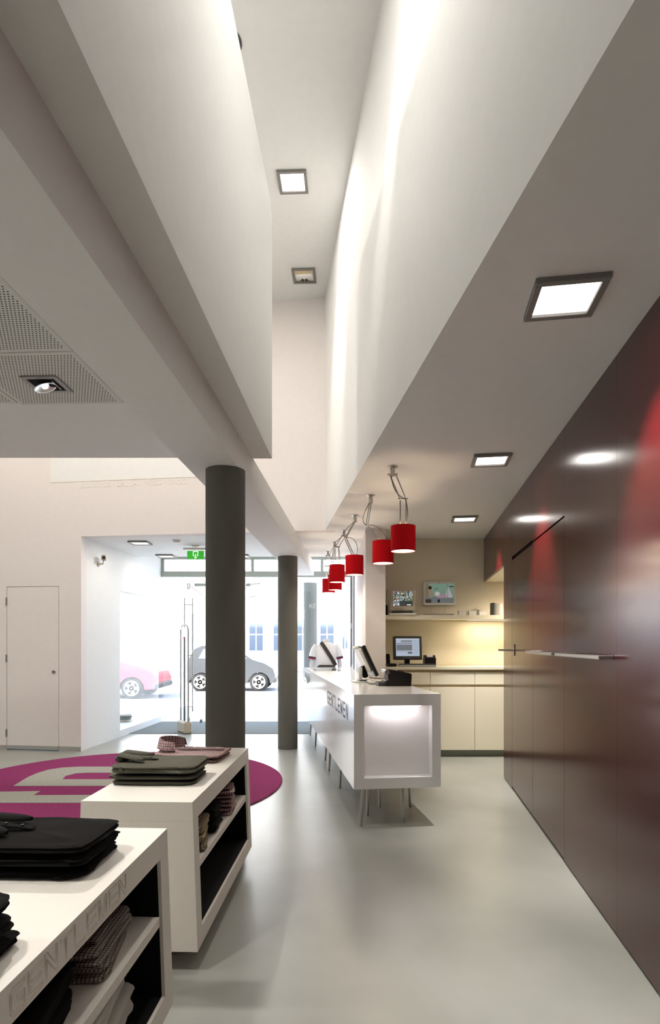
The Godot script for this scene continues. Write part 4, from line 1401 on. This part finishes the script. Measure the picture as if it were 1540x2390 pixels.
	extrude(st, PackedVector2Array([Vector2(-0.10, 0.0), Vector2(0.135, 0.0), Vector2(0.142, 0.10), Vector2(0.135, 0.112), Vector2(-0.055, 0.15), Vector2(-0.075, 0.148), Vector2(-0.085, 0.13), Vector2(-0.072, 0.055), Vector2(-0.10, 0.045)]), Transform3D(Basis(), Vector3(0, 0, -0.08)), 0.17)
	obj("body", st, M.black_gloss, t)
	obj("front_lip", one(Vector3(0.07, 0.035, 0.15), Vector3(-0.125, 0.018, 0.0), 0.006), M.charcoal, t)
	st = mb()
	tube(st, [Vector3(-0.085, 0.125, -0.082), Vector3(-0.085, 0.125, 0.092)], 0.024, 20)
	obj("roll_cover", st, M.steel, t)
	obj("display", one(Vector3(0.06, 0.008, 0.06), Vector3(0.06, 0.133, -0.02), 0.002, Basis(Vector3.BACK, -0.2)), M.charcoal, t)
	keyboard("till_keyboard", "small white keyboard on the counter between till screen and receipt unit", v(0.44, y1 + 0.0005, 5.62), 1.6, 0.24, M.plastic_white)
	st = mb()
	var pts := []
	for i in 60:
		var f := i / 59.0
		pts.append(v(lerpf(0.38, 0.52, f), y1 + 0.052 + 0.008 * sin(f * 60.0), lerpf(5.72, 5.50, f)) + Vector3(0, 0, 0.008 * cos(f * 60.0)))
	tube(st, pts, 0.0035, 6)
	tag(obj("coiled_cord", st, M.cable), "coiled dark cord lying over the till keyboard", "cord")


# ==================================================================== red pendant lamps
func pendants() -> void:
	var data := [
		# mount x, d; elbow x, y, d; shade x, top y, bottom y, d
		[0.488, 4.576, 0.574, 2.534, 4.62, 0.585, 2.335, 2.135, 4.70, "red drum pendant lamp nearest the viewer, hanging lowest right", 1.0],
		[0.379, 5.464, 0.338, 2.486, 5.45, 0.491, 2.341, 2.137, 5.43, "second red drum pendant lamp, arm bent left, in front of the rose pier", 0.0],
		[0.270, 6.326, 0.167, 2.539, 6.37, 0.267, 2.354, 2.145, 6.42, "third red drum pendant lamp from the viewer, before the pier edge", 0.0],
		[0.173, 7.17, 0.085, 2.594, 7.30, 0.090, 2.390, 2.172, 7.45, "fourth red drum pendant lamp from the viewer, on straight double rods", 1.0],
		[0.064, 7.99, 0.03, 2.56, 8.15, 0.070, 2.362, 2.151, 8.30, "fifth red drum pendant lamp, half hidden behind the fourth", 0.0],
		[-0.029, 8.81, -0.05, 2.58, 9.0, -0.020, 2.401, 2.190, 9.20, "sixth and farthest red drum pendant lamp, by the shop window", 1.0],
	]
	for q in data:
		var base := v(q[0], CEIL, q[1])
		var t := thing("pendant_lamp", q[9], "pendant lamp", base, 0.0, "red pendant lamps over the counter")
		var elbow := v(q[2], q[3], q[4]) - base
		var top := v(q[5], q[6], q[8]) - base
		var hgt: float = q[6] - q[7]
		var st := mb()
		lathe(st, [[0.0, 0.0], [0.04, 0.0], [0.04, -0.004], [0.018, -0.007], [0.018, -0.075], [0.0, -0.075]], Vector3.ZERO, 24)
		obj("ceiling_mount", st, M.steel, t)
		var side := (Vector3(1, 0, 0.15) if q[10] > 0.5 else Vector3(0.35, 0, 1.0)).normalized() * 0.023
		st = mb()
		for s in [-1.0, 1.0]:
			tube(st, [Vector3(0, -0.06, 0) + side * s, elbow + side * s], 0.0055, 8)
		obj("upper_arm", st, M.steel, t)
		for e in [Vector3(0, -0.062, 0), elbow]:
			st = mb()
			tube(st, [e - side * 1.7, e + side * 1.7], 0.008, 10)
			obj("joint", st, M.steel, t)
		st = mb()
		for s in [-1.0, 1.0]:
			tube(st, [elbow + side * s, top + side * s - Vector3(0, 0.03, 0)], 0.0055, 8)
		obj("lower_arm", st, M.steel, t)
		st = mb()
		var m1 := elbow * 0.55 + Vector3(-0.05, -0.02, 0.02)
		var path := bezier(Vector3(-0.012, -0.07, 0.01), m1, elbow + Vector3(-0.06, 0.03, 0.01), elbow + side * 0.5 + Vector3(0, 0.0, 0.012), 10)
		var side_b := Vector3(0.07, 0.01, 0.0) if q[10] < 0.5 else Vector3(0.03, -0.04, 0.0)
		path.append_array(bezier(elbow + side * 0.5 + Vector3(0, 0, 0.012), elbow + side_b * 1.4 + Vector3(0, 0.02, 0), lerp(elbow, top, 0.6) + side_b * 1.5, top + Vector3(0.018, 0.0, 0.01), 12).slice(1))
		tube(st, path, 0.0032, 6)
		obj("cable", st, M.cable, t)
		# drum shade: outer fabric, inner lining, rims
		var r := 0.099
		st = mb()
		lathe(st, [[r - 0.003, 0.0], [r, 0.001], [r, -hgt], [r - 0.003, -hgt - 0.001]], top, 48)
		lathe(st, [[r - 0.003, -hgt - 0.001], [r - 0.003, 0.0]], top, 48)
		var shade := obj("lamp_shade", st, M.red, t)
		st = mb()
		lathe(st, [[r - 0.0035, -hgt + 0.001], [r - 0.0035, -0.004]], top, 48)
		obj("lining", st, M.lampwhite, shade)
		st = mb()
		lathe(st, [[0.0, -hgt + 0.012], [r - 0.005, -hgt + 0.012], [r - 0.005, -hgt + 0.015], [0.0, -hgt + 0.015]], top, 40)
		obj("lamp_diffuser", st, M.glow_lamp, t)
		st = mb()
		for g in 3:
			var dr := Vector3(cos(g * TAU / 3), 0, sin(g * TAU / 3)) * (r - 0.004)
			tube(st, [top + Vector3(0, -0.028, 0), top + dr + Vector3(0, -0.012, 0)], 0.003, 6)
		lathe(st, [[0.0, -0.06], [0.02, -0.06], [0.02, -0.02], [0.0, -0.02]], top, 16)
		obj("lamp_holder", st, M.steel, t)
		st = mb()
		lathe(st, [[0.0, -0.135], [0.02, -0.128], [0.03, -0.11], [0.026, -0.085], [0.014, -0.062], [0.0, -0.06]], top, 20)
		obj("bulb", st, M.glow_lamp, t)
		omni("pendant_lamp_bulb", base + top + Vector3(0, -0.10, 0), 0.14, Color(1.0, 0.88, 0.74), 0.028)
		area("pendant_lamp_glow", base + top + Vector3(0, -hgt - 0.004, 0), Vector3.DOWN, Vector2(0.16, 0.16), 0.30, Color(1.0, 0.91, 0.78))


# ==================================================================== display tables
func half(y: float) -> float:
	return 0.239 + (0.73 - y) * 0.036


func display_tables() -> void:
	# local: z from 0 (near end) to -L; x centred
	for k in 2:
		var L := 1.285
		var d0 := 2.48 if k == 1 else 0.85
		var xc := -0.818 if k == 1 else -0.884
		var t := thing("display_table", ["near cream display table in the lower left corner, engraved along its edge", "far cream display table with folded shirts, before the dark column"][k], "display table", v(xc, 0, d0), -0.0438, "cream display tables with open sides")
		var trap := func(st: SurfaceTool, ya: float, yb: float, za: float, zb: float, inset: float) -> void:
			extrude(st, PackedVector2Array([Vector2(-half(ya) + inset, ya), Vector2(half(ya) - inset, ya), Vector2(half(yb) - inset, yb), Vector2(-half(yb) + inset, yb)]), Transform3D(Basis(), Vector3(0, 0, -zb)), zb - za)
		var st := mb()
		trap.call(st, 0.648, 0.73, 0.0, L, 0.0)
		obj("top_panel", st, M.table, t)
		for z in [0.0, L - 0.082]:
			st = mb()
			trap.call(st, 0.10, 0.6475, z, z + 0.082, 0.0)
			obj("end_panel", st, M.table, t)
		st = mb()
		trap.call(st, 0.10, 0.172, 0.0825, L - 0.0825, 0.0)
		obj("bottom_panel", st, M.table, t)
		# black lining: centre divider and inner faces
		st = mb()
		cbox(st, Vector3(0.02, 0.474, L - 0.166), Vector3(-0.10, 0.41, -L / 2))
		trap.call(st, 0.642, 0.6475, 0.083, L - 0.083, 0.012)
		trap.call(st, 0.1725, 0.176, 0.083, L - 0.083, 0.012)
		trap.call(st, 0.177, 0.642, 0.0825, 0.086, 0.012)
		trap.call(st, 0.177, 0.642, L - 0.086, L - 0.0825, 0.012)
		obj("black_lining", st, M.black, t)
		st = mb()
		for s in [-1.0, 1.0]:
			var xa := -0.088 if s > 0 else -half(0.44) + 0.008
			var xb := half(0.44) - 0.008 if s > 0 else -0.112
			cbox(st, Vector3(xb - xa, 0.034, L - 0.174), Vector3((xa + xb) / 2, 0.433, -L / 2), 0.001)
		obj("shelf_board", st, M.table, t)
		for z in [0.22, L - 0.22]:
			obj("foot", one(Vector3(0.30, 0.10, 0.09), Vector3(0, 0.05, -z), 0.004), M.alu, t)
		# engraved outline lettering on the long edge
		if k == 1:
			continue
		var abc := letters()
		var word := "GENTLEMEN"
		st = mb()
		var z := 0.315
		for i in word.length():
			var pl: Array = abc[word[i]]
			for j in pl.size():
				var p: Array = pl[j]
				var q: Array = pl[(j + 1) % pl.size()]
				var a := Vector3(0, p[1] * 0.056, -p[0] * 0.052)
				var b := Vector3(0, q[1] * 0.056, -q[0] * 0.052)
				var mid := (a + b) / 2 + Vector3(0, 0.661, -z)
				mid.x = half(mid.y) + 0.0004
				var dir := (b - a).normalized()
				cbox(st, Vector3(0.0012, 0.0011, (b - a).length() + 0.001), mid, 0.0, Basis(Vector3(1, 0, 0), dir.cross(Vector3(1, 0, 0)).normalized(), dir) if absf(dir.x) < 0.9 else Basis())
			z += 0.0665
		obj("engraving", st, M.groove, t)


# ==================================================================== folded clothes
func stack_label(pos: int, n: int) -> String:
	if n == 1: return "single"
	if pos == n - 1: return "topmost"
	if pos == 0: return "lowest"
	return "middle"


func folded(called: String, label: String, category: String, at: Vector3, size: Vector3, turn: float, m: Material, layers: int, collar: String, seed_n: int, group: String) -> Node3D:
	var t := thing(called, label, category, at, turn, group)
	var each := size.y / layers
	for k in layers:
		var st := mb()
		var r2 := RandomNumberGenerator.new()
		r2.seed = seed_n * 31 + k
		soft_slab(st, Vector3(size.x * r2.randf_range(0.97, 1.0), each, size.z * r2.randf_range(0.96, 1.0)), Vector3(r2.randf_range(-0.006, 0.006), k * each, r2.randf_range(-0.006, 0.006)), r2.randf_range(-0.012, 0.012), seed_n + k, minf(0.012, each * 0.35))
		obj("fold", st, m, t)
	if collar == "stand":
		# buttoned shirt collar: stand band, turned down leaf, placket with buttons
		var st := mb()
		var rows := []
		var rows2 := []
		for i in 15:
			var g := lerpf(-2.05, 2.05, i / 14.0)
			var c := Vector3(-size.x * 0.28 - 0.078 * cos(g), size.y, 0.088 * sin(g))
			var o := Vector3(-cos(g), 0, sin(g))
			var lift := 0.068 * (0.35 + 0.65 * (0.5 + 0.5 * cos(g * 0.72)))
			rows.append([c + o * 0.004 + Vector3(0, -0.006, 0), c + Vector3(0, lift, 0) - o * 0.004, c + Vector3(0, lift + 0.002, 0) + o * 0.004, c + o * 0.018 + Vector3(0, lift * 0.15, 0)])
		grid(st, rows, false, func(p: Vector3) -> Vector3: return (p - Vector3(-size.x * 0.30, size.y - 0.02, 0)))
		obj("collar", st, m, t)
		st = mb()
		cbox(st, Vector3(size.x * 0.70, 0.004, 0.030), Vector3(size.x * 0.11, size.y + 0.002, -size.z * 0.05), 0.001, Basis(Vector3.UP, 0.08))
		var pk := obj("placket", st, m, t)
		st = mb()
		for i in 4:
			lathe(st, [[0.0, 0.003], [0.0055, 0.003], [0.0055, 0.0], [0.0, 0.0]], Vector3(-size.x * 0.16 + i * size.x * 0.17, size.y + 0.004, -size.z * 0.05 - 0.004 + i * -0.004), 12)
		obj("buttons", st, M.plastic_white, pk)
	elif collar == "polo":
		var cl := mb()
		soft_slab(cl, Vector3(0.05, 0.034, 0.15), Vector3(-size.x * 0.44, size.y - 0.012, 0.0), 0.0, seed_n + 3, 0.002, 0.5, 0.8)
		obj("collar_band", cl, m, t)
		for s in [-1.0, 1.0]:
			cl = mb()
			var rows := []
			for i in 9:
				var f := i / 8.0
				# leaf: wide at the neck fold, narrowing to a blunt point towards the chest
				var ctr := Vector3(-size.x * 0.46 + f * 0.135, size.y + 0.019 * (1.0 - f) + 0.004, s * (0.035 + 0.035 * f))
				var hw := 0.036 * (1.0 - 0.35 * f) * sqrt(clampf(1.05 - pow(f, 6.0), 0.02, 1.0))
				var th := 0.0045
				rows.append([ctr + Vector3(0, -th, -hw), ctr + Vector3(0, th, -hw * 0.92), ctr + Vector3(0, th + 0.002, 0), ctr + Vector3(0, th, hw * 0.92), ctr + Vector3(0, -th, hw)])
			grid(cl, rows, false, func(_p: Vector3) -> Vector3: return Vector3.UP)
			for r in rows:
				r.remove_at(3)
				r.remove_at(2)
				r.remove_at(1)
			grid(cl, rows, false, func(_p: Vector3) -> Vector3: return Vector3.DOWN)
			obj("collar", cl, m, t)
		var sp := mb()
		cbox(sp, Vector3(0.14, 0.005, 0.028), Vector3(-size.x * 0.20, size.y + 0.004, 0.0), 0.002, Basis(Vector3.BACK, -0.10))
		var pk := obj("placket", sp, m, t)
		sp = mb()
		for i in 2:
			lathe(sp, [[0.0, 0.003], [0.005, 0.003], [0.005, 0.0], [0.0, 0.0]], Vector3(-size.x * 0.24 + i * 0.05, size.y + 0.010 - i * 0.005, 0.0), 12)
		obj("buttons", sp, M.charcoal, pk)
	elif collar == "tab":
		var sc := mb()
		soft_slab(sc, Vector3(0.05, 0.016, 0.15), Vector3(-size.x * 0.5 - 0.012, size.y * 0.45, 0.02), 0.1, seed_n + 9, 0.003, 0.5)
		obj("collar", sc, m, t)
	elif collar == "cuff":
		var sc := mb()
		soft_slab(sc, Vector3(size.x * 0.42, 0.014, size.z * 0.5), Vector3(size.x * 0.18, size.y - 0.002, size.z * 0.12), 0.1, seed_n + 9, 0.004)
		var cf := obj("cuff", sc, m, t)
		sc = mb()
		for i in 2:
			lathe(sc, [[0.0, 0.003], [0.006, 0.003], [0.006, 0.0], [0.0, 0.0]], Vector3(size.x * 0.10 + i * 0.03, size.y + 0.012, size.z * 0.16), 12)
		obj("buttons", sc, M.plastic_white, cf)
	return t


func garments() -> void:
	var T := 0.7305
	# far table, top
	folded("folded_shirt", "red and grey checked shirt with raised collar on the far table", "shirt", v(-0.80, T, 3.42), Vector3(0.40, 0.052, 0.30), -0.12, M.check_red, 2, "stand", 1, "")
	folded("polo_shirt", "lower olive grey polo shirt of the pair on the far table", "polo shirt", v(-0.83, T, 2.90), Vector3(0.41, 0.048, 0.30), -0.03, M.olive_cloth, 2, "tab", 2, "olive polo shirts on the far table")
	folded("polo_shirt", "upper olive grey polo shirt of the pair on the far table", "polo shirt", v(-0.835, T + 0.052, 2.90), Vector3(0.42, 0.050, 0.30), -0.05, M.olive_cloth, 1, "polo", 5, "olive polo shirts on the far table")
	# near table, top: black polos
	for k in 3:
		folded("black_polo", "%s black polo shirt of the back pile on the near table" % stack_label(k, 3), "polo shirt", v(-0.895 + 0.004 * k, T + 0.037 * k, 1.79), Vector3(0.43 - 0.005 * k, 0.035, 0.29), -0.02, M.black_cloth, 1, "polo" if k == 2 else "", 20 + k, "black polo shirts, back pile on the near table")
	for k in 3:
		folded("black_polo", "%s black polo shirt of the front pile on the near table" % stack_label(k, 3), "polo shirt", v(-0.905, T + 0.041 * k, 1.17), Vector3(0.44 - 0.012 * k, 0.040, 0.32), -0.03, M.black_cloth, 1, "", 30 + k, "black polo shirts, front pile on the near table")
	# near table shelf
	var S := 0.4508
	for k in 2:
		folded("folded_shirt", "%s grey checked shirt on the near table shelf" % ["lower", "upper"][k], "shirt", v(-0.745, S + 0.054 * k, 1.78 - 0.02 * k), Vector3(0.22, 0.050, 0.33), 0.12 - 0.1 * k, M.check_grey, 2, "cuff" if k == 1 else "", 40 + k * 3, "grey checked shirts on the near table shelf")
	for k in 2:
		folded("black_jeans", "%s black trousers on the near table shelf" % ["lower", "upper"][k], "trousers", v(-0.765, S + 0.064 * k, 1.40), Vector3(0.22, 0.062, 0.30), 0.1, M.black_cloth, 1, "", 50 + k, "black trousers on the near table shelf")
	for k in 2:
		folded("grey_sweater", "%s light grey knitted sweater at the bottom of the near table" % ["lower", "upper"][k], "sweater", v(-0.75 - 0.012 * k, 0.1768 + 0.108 * k, 1.76), Vector3(0.235, 0.105, 0.46), 0.10 + 0.04 * k, M.grey_knit, 1, "", 70 + k, "light grey sweaters at the bottom of the near table")
	# far table shelf
	for k in 3:
		folded("folded_shirt", "%s tan checked shirt at the near end of the far table shelf" % stack_label(k, 3), "shirt", v(-0.68, S + 0.042 * k, 2.76), Vector3(0.20, 0.040, 0.24), 0.15 - 0.05 * k, M.check_tan, 2 if k == 2 else 1, "cuff" if k == 2 else "", 80 + k * 4, "tan checked shirts on the far table shelf")
	for k in 2:
		folded("black_jeans", "%s black trousers on the far table shelf" % ["lower", "upper"][k], "trousers", v(-0.665, S + 0.066 * k, 3.02), Vector3(0.20, 0.064, 0.24), 0.06, M.black_cloth, 1, "", 90 + k, "black trousers on the far table shelf")
	for k in 3:
		folded("folded_shirt", "%s red checked shirt at the far end of the far table shelf" % stack_label(k, 3), "shirt", v(-0.645, S + 0.046 * k, 3.34), Vector3(0.20, 0.044, 0.26), 0.05 + 0.06 * k, M.check_red, 2, "cuff" if k == 2 else "", 100 + k * 4, "red checked shirts on the far table shelf")


# ==================================================================== round rug
func rug() -> void:
	var t := thing("round_rug", "large round magenta rug with a grey letter motif, before the entrance", "rug", v(-2.12, 0.0, 5.85))
	var st := mb()
	lathe(st, [[0.0, 0.001], [1.63, 0.001], [1.64, 0.008], [1.63, 0.014], [0.0, 0.014]], Vector3.ZERO, 96)
	obj("pile", st, M.rug, t)
	var pts := PackedVector2Array()
	for p in [[-3.07, 5.09], [-1.60, 5.09], [-1.38, 5.16], [-1.24, 5.32], [-1.20, 5.50], [-1.20, 6.20], [-1.26, 6.40], [-1.42, 6.54], [-1.6, 6.58], [-2.80, 6.58], [-2.98, 6.53], [-3.08, 6.42], [-3.12, 6.25], [-3.12, 6.05], [-3.07, 5.69], [-2.05, 5.69], [-2.05, 5.97], [-2.72, 5.97], [-2.755, 6.12], [-2.70, 6.24], [-2.60, 6.27], [-1.70, 6.27], [-1.58, 6.22], [-1.52, 6.10], [-1.52, 5.56], [-1.58, 5.42], [-1.70, 5.36], [-2.70, 5.345], [-2.71, 5.49], [-3.09, 5.47]]:
		pts.append(Vector2(p[0] + 2.12, p[1] - 5.85))
	st = mb()
	extrude(st, pts, Transform3D(Basis(Vector3(1, 0, 0), Vector3(0, 0, -1), Vector3(0, 1, 0)), Vector3(0, 0.0142, 0)), 0.002)
	tag(obj("letter_inlay", st, M.rug_grey, t), "grey letter motif")


# ==================================================================== street
func street() -> void:
	M.road = mat(Color(0.62, 0.62, 0.62), 0.9)
	M.road.albedo_texture = noise_tex(0.05, Color(0.9, 0.9, 0.9), Color.WHITE, 61)
	triplanar(M.road, 0.3)
	M.pavement = mat(Color(0.74, 0.74, 0.72), 0.9)
	M.house = mat(Color(0.90, 0.90, 0.89), 0.85)
	M.house2 = mat(Color(0.86, 0.86, 0.85), 0.85)
	M.pane = mat(Color(0.38, 0.42, 0.47), 0.15, 0.0, 0.5)
	M.car_grey = mat(Color(0.20, 0.215, 0.22), 0.25, 0.2)
	M.car_grey.clearcoat_enabled = true
	M.car_red = mat(Color(0.62, 0.06, 0.18), 0.25, 0.0)
	M.car_red.clearcoat_enabled = true
	M.tyre = mat(Color(0.10, 0.10, 0.10), 0.9)
	M.sash = mat(Color(0.80, 0.82, 0.84), 0.6)
	var st := mb()
	prism(st, [[-30, 10.62], [30, 10.62], [30, 14.0], [-30, 14.0]], -0.35, -0.03)
	struct("ground", st, M.pavement, "bright pavement outside the shop front", "pavement")
	st = mb()
	prism(st, [[-40, 14.0], [40, 14.0], [40, 60], [-40, 60]], -0.5, -0.15)
	struct("ground", st, M.road, "bright sunlit road across the street", "road")
	# house opposite, straight ahead
	var D := 32.0
	var h := thing("street_house", "white house opposite the shop with tall paned windows", "house", v(0, -0.15, D))
	st = mb()
	cbox(st, Vector3(26, 14, 0.4), Vector3(-1.0, 7.0, -0.35))
	obj("wall", st, M.house, h)
	# windows: [centre x, width, bottom, top]
	for w in [[-4.04, 0.79, 1.11, 2.93], [-4.04, 0.79, 3.79, 5.15], [-2.71, 0.79, 1.11, 2.93], [-2.71, 0.79, 3.79, 5.15], [-0.16, 0.79, 1.11, 2.93], [-0.16, 0.79, 4.0, 5.31], [0.82, 0.33, 1.22, 2.93], [-5.61, 0.79, 1.11, 2.93], [-5.61, 0.79, 3.79, 5.15], [-1.49, 0.79, 1.11, 2.93], [-1.49, 0.79, 3.79, 5.15], [-7.36, 0.47, 1.11, 3.21], [1.17, 0.93, 3.91, 5.08]]:
		var x: float = w[0]
		var wd: float = w[1]
		var ya: float = w[2]
		var yb: float = w[3]
		var win := obj("window", one(Vector3(wd, yb - ya, 0.06), Vector3(x, (ya + yb) / 2, -0.13)), M.sash, h)
		for a in 2:
			for b in 2:
				var pw := wd / 2 - 0.07
				var ph := (yb - ya) / 2 - 0.07
				obj("pane", one(Vector3(pw, ph, 0.02), Vector3(x + (a - 0.5) * wd / 2, (ya + yb) / 2 + (b - 0.5) * (yb - ya) / 2, -0.095)), M.pane, win)
		obj("sill", one(Vector3(wd + 0.15, 0.08, 0.2), Vector3(x, ya - 0.05, -0.08)), M.house2, h)
	# house to the left with an arched door
	var h2 := thing("street_house", "pale house at the left across the street with an arched window", "house", v(-10.5, -0.15, 27))
	obj("wall", one(Vector3(7, 12, 0.5), Vector3(0, 6, -0.3)), M.house2, h2)
	for x in [-1.7, 0.6, 1.9]:
		var win := obj("window", one(Vector3(0.9, 2.0, 0.06), Vector3(x, 2.6, -0.03)), M.sash, h2)
		for a in 2:
			for b in 3:
				obj("pane", one(Vector3(0.37, 0.58, 0.02), Vector3(x + (a - 0.5) * 0.43, 2.6 + (b - 1) * 0.64, 0.005)), M.pane, win)
	st = mb()
	var arch := PackedVector2Array()
	for i in 17:
		arch.append(Vector2(cos(PI * i / 16.0) * 0.9, sin(PI * i / 16.0) * 0.9))
	extrude(st, arch, Transform3D(Basis(), Vector3(0.6, 3.75, -0.06)), 0.05)
	obj("arch_window", st, M.pane, h2)
	# street tree
	var tr := thing("street_tree", "bare street tree with thin branches across the road", "tree", v(-4.15, -0.15, 22.5))
	st = mb()
	tube(st, [Vector3(0, 0, 0), Vector3(0.05, 1.5, 0), Vector3(-0.05, 3.0, 0.1), Vector3(0.1, 4.6, 0)], 0.09, 10)
	M.bark = mat(Color(0.36, 0.33, 0.30), 0.9)
	obj("trunk", st, M.bark, tr)
	var r2 := RandomNumberGenerator.new()
	r2.seed = 12
	st = mb()
	for k in 26:
		var a := Vector3(0, r2.randf_range(2.6, 4.6), 0)
		var dir := Vector3(r2.randf_range(-1, 1), r2.randf_range(0.1, 0.9), r2.randf_range(-1, 1)).normalized()
		var p := [a]
		for i in 5:
			dir = (dir + Vector3(r2.randf_range(-0.4, 0.4), r2.randf_range(-0.2, 0.3), r2.randf_range(-0.4, 0.4))).normalized()
			p.append(p[-1] + dir * 0.34)
		tube(st, p, 0.018, 5)
	obj("branches", st, M.bark, tr)
	car("parked_car", "dark grey hatchback parked across the street, seen between the columns", v(-3.22, -0.15, 19.6), M.car_grey, 0.77)
	car("parked_car", "red car parked across the street, seen through the lobby side glass", v(-6.7, -0.15, 17.0), M.car_red)
	# lettering on the outer column
	var tm := TextMesh.new()
	tm.text = "KE"
	tm.font_size = 24
	tm.pixel_size = 0.0045
	tm.depth = 0.004
	var sf := SystemFont.new()
	sf.font_names = PackedStringArray(["Droid Sans"])
	tm.font = sf
	var o := MeshInstance3D.new()
	o.name = "window_lettering"
	o.mesh = tm
	o.material_override = M.paper
	add_child(o)
	o.position = v(-0.312, 2.06, 10.455)
	tag(o, "small white letters on the shop window before the outer column", "lettering")


func car(called: String, label: String, at: Vector3, paint: Material, k := 1.0) -> void:
	var t := thing(called, label, "car", at)
	# side profile, front to the right (+x)
	var prof := []
	for p in [[-1.85, 0.30], [-1.90, 0.55], [-1.86, 0.85], [-1.72, 1.02], [-1.45, 1.36], [-1.15, 1.46], [-0.35, 1.50], [0.15, 1.44], [0.95, 1.02], [1.45, 0.90], [1.80, 0.74], [1.90, 0.52], [1.86, 0.28]]:
		prof.append(Vector2(p[0] * k, p[1]))
	var poly := PackedVector2Array(prof)
	# underside with wheel arches
	for wx in [1.22, -1.22]:
		for i in 11:
			var g := PI * i / 10.0
			poly.append(Vector2(wx * k + 0.36 * cos(g), 0.26 + 0.36 * sin(g)))
	var st := mb()
	extrude(st, poly, Transform3D(Basis(), Vector3(0, 0, -0.80)), 1.60)
	obj("body", st, paint, t)
	for z in [0.80, -0.806]:
		for q in [[[-1.30, 1.05], [-1.08, 1.36], [-0.45, 1.41], [-0.45, 1.05]], [[-0.38, 1.05], [-0.38, 1.41], [0.12, 1.36], [0.75, 1.05]]]:
			var pg := PackedVector2Array()
			for p in q:
				pg.append(Vector2(p[0] * k, p[1]))
			st = mb()
			extrude(st, pg, Transform3D(Basis(), Vector3(0, 0, z)), 0.006)
			obj("side_window", st, M.pane, t)
	for wx in [1.22 * k, -1.22 * k]:
		for z in [0.70, -0.70]:
			var bas := Basis(Vector3.RIGHT, PI / 2 * signf(z))
			st = mb()
			lathe(st, [[0.0, -0.09], [0.25, -0.09], [0.30, -0.07], [0.30, 0.07], [0.25, 0.09], [0.0, 0.09]], Vector3(wx, 0.30, z), 32, bas)
			var wh := obj("wheel", st, M.tyre, t)
			st = mb()
			for n in 5:
				var g := TAU * n / 5
				var dir := Vector3(cos(g), sin(g), 0)
				cbox(st, Vector3(0.17, 0.09, 0.02), Vector3(wx, 0.30, z + 0.095 * signf(z)) + dir * 0.10, 0.008, Basis(Vector3.BACK, g))
			lathe(st, [[0.0, 0.105], [0.07, 0.105], [0.07, 0.09]], Vector3(wx, 0.30, z), 20, bas)
			lathe(st, [[0.18, 0.091], [0.18, 0.102], [0.215, 0.102], [0.215, 0.091]], Vector3(wx, 0.30, z), 32, bas)
			obj("rim", st, M.alu, wh)
	obj("headlight", one(Vector3(0.12, 0.14, 0.30), Vector3(1.78 * k, 0.68, 0.58), 0.04), M.plastic_white, t)
	obj("bumper", one(Vector3(0.14, 0.16, 1.62), Vector3(1.86 * k, 0.36, 0), 0.04), M.charcoal, t)
	obj("door_handle", one(Vector3(0.12, 0.025, 0.02), Vector3(-0.25, 0.92, 0.81), 0.006), M.alu, t)
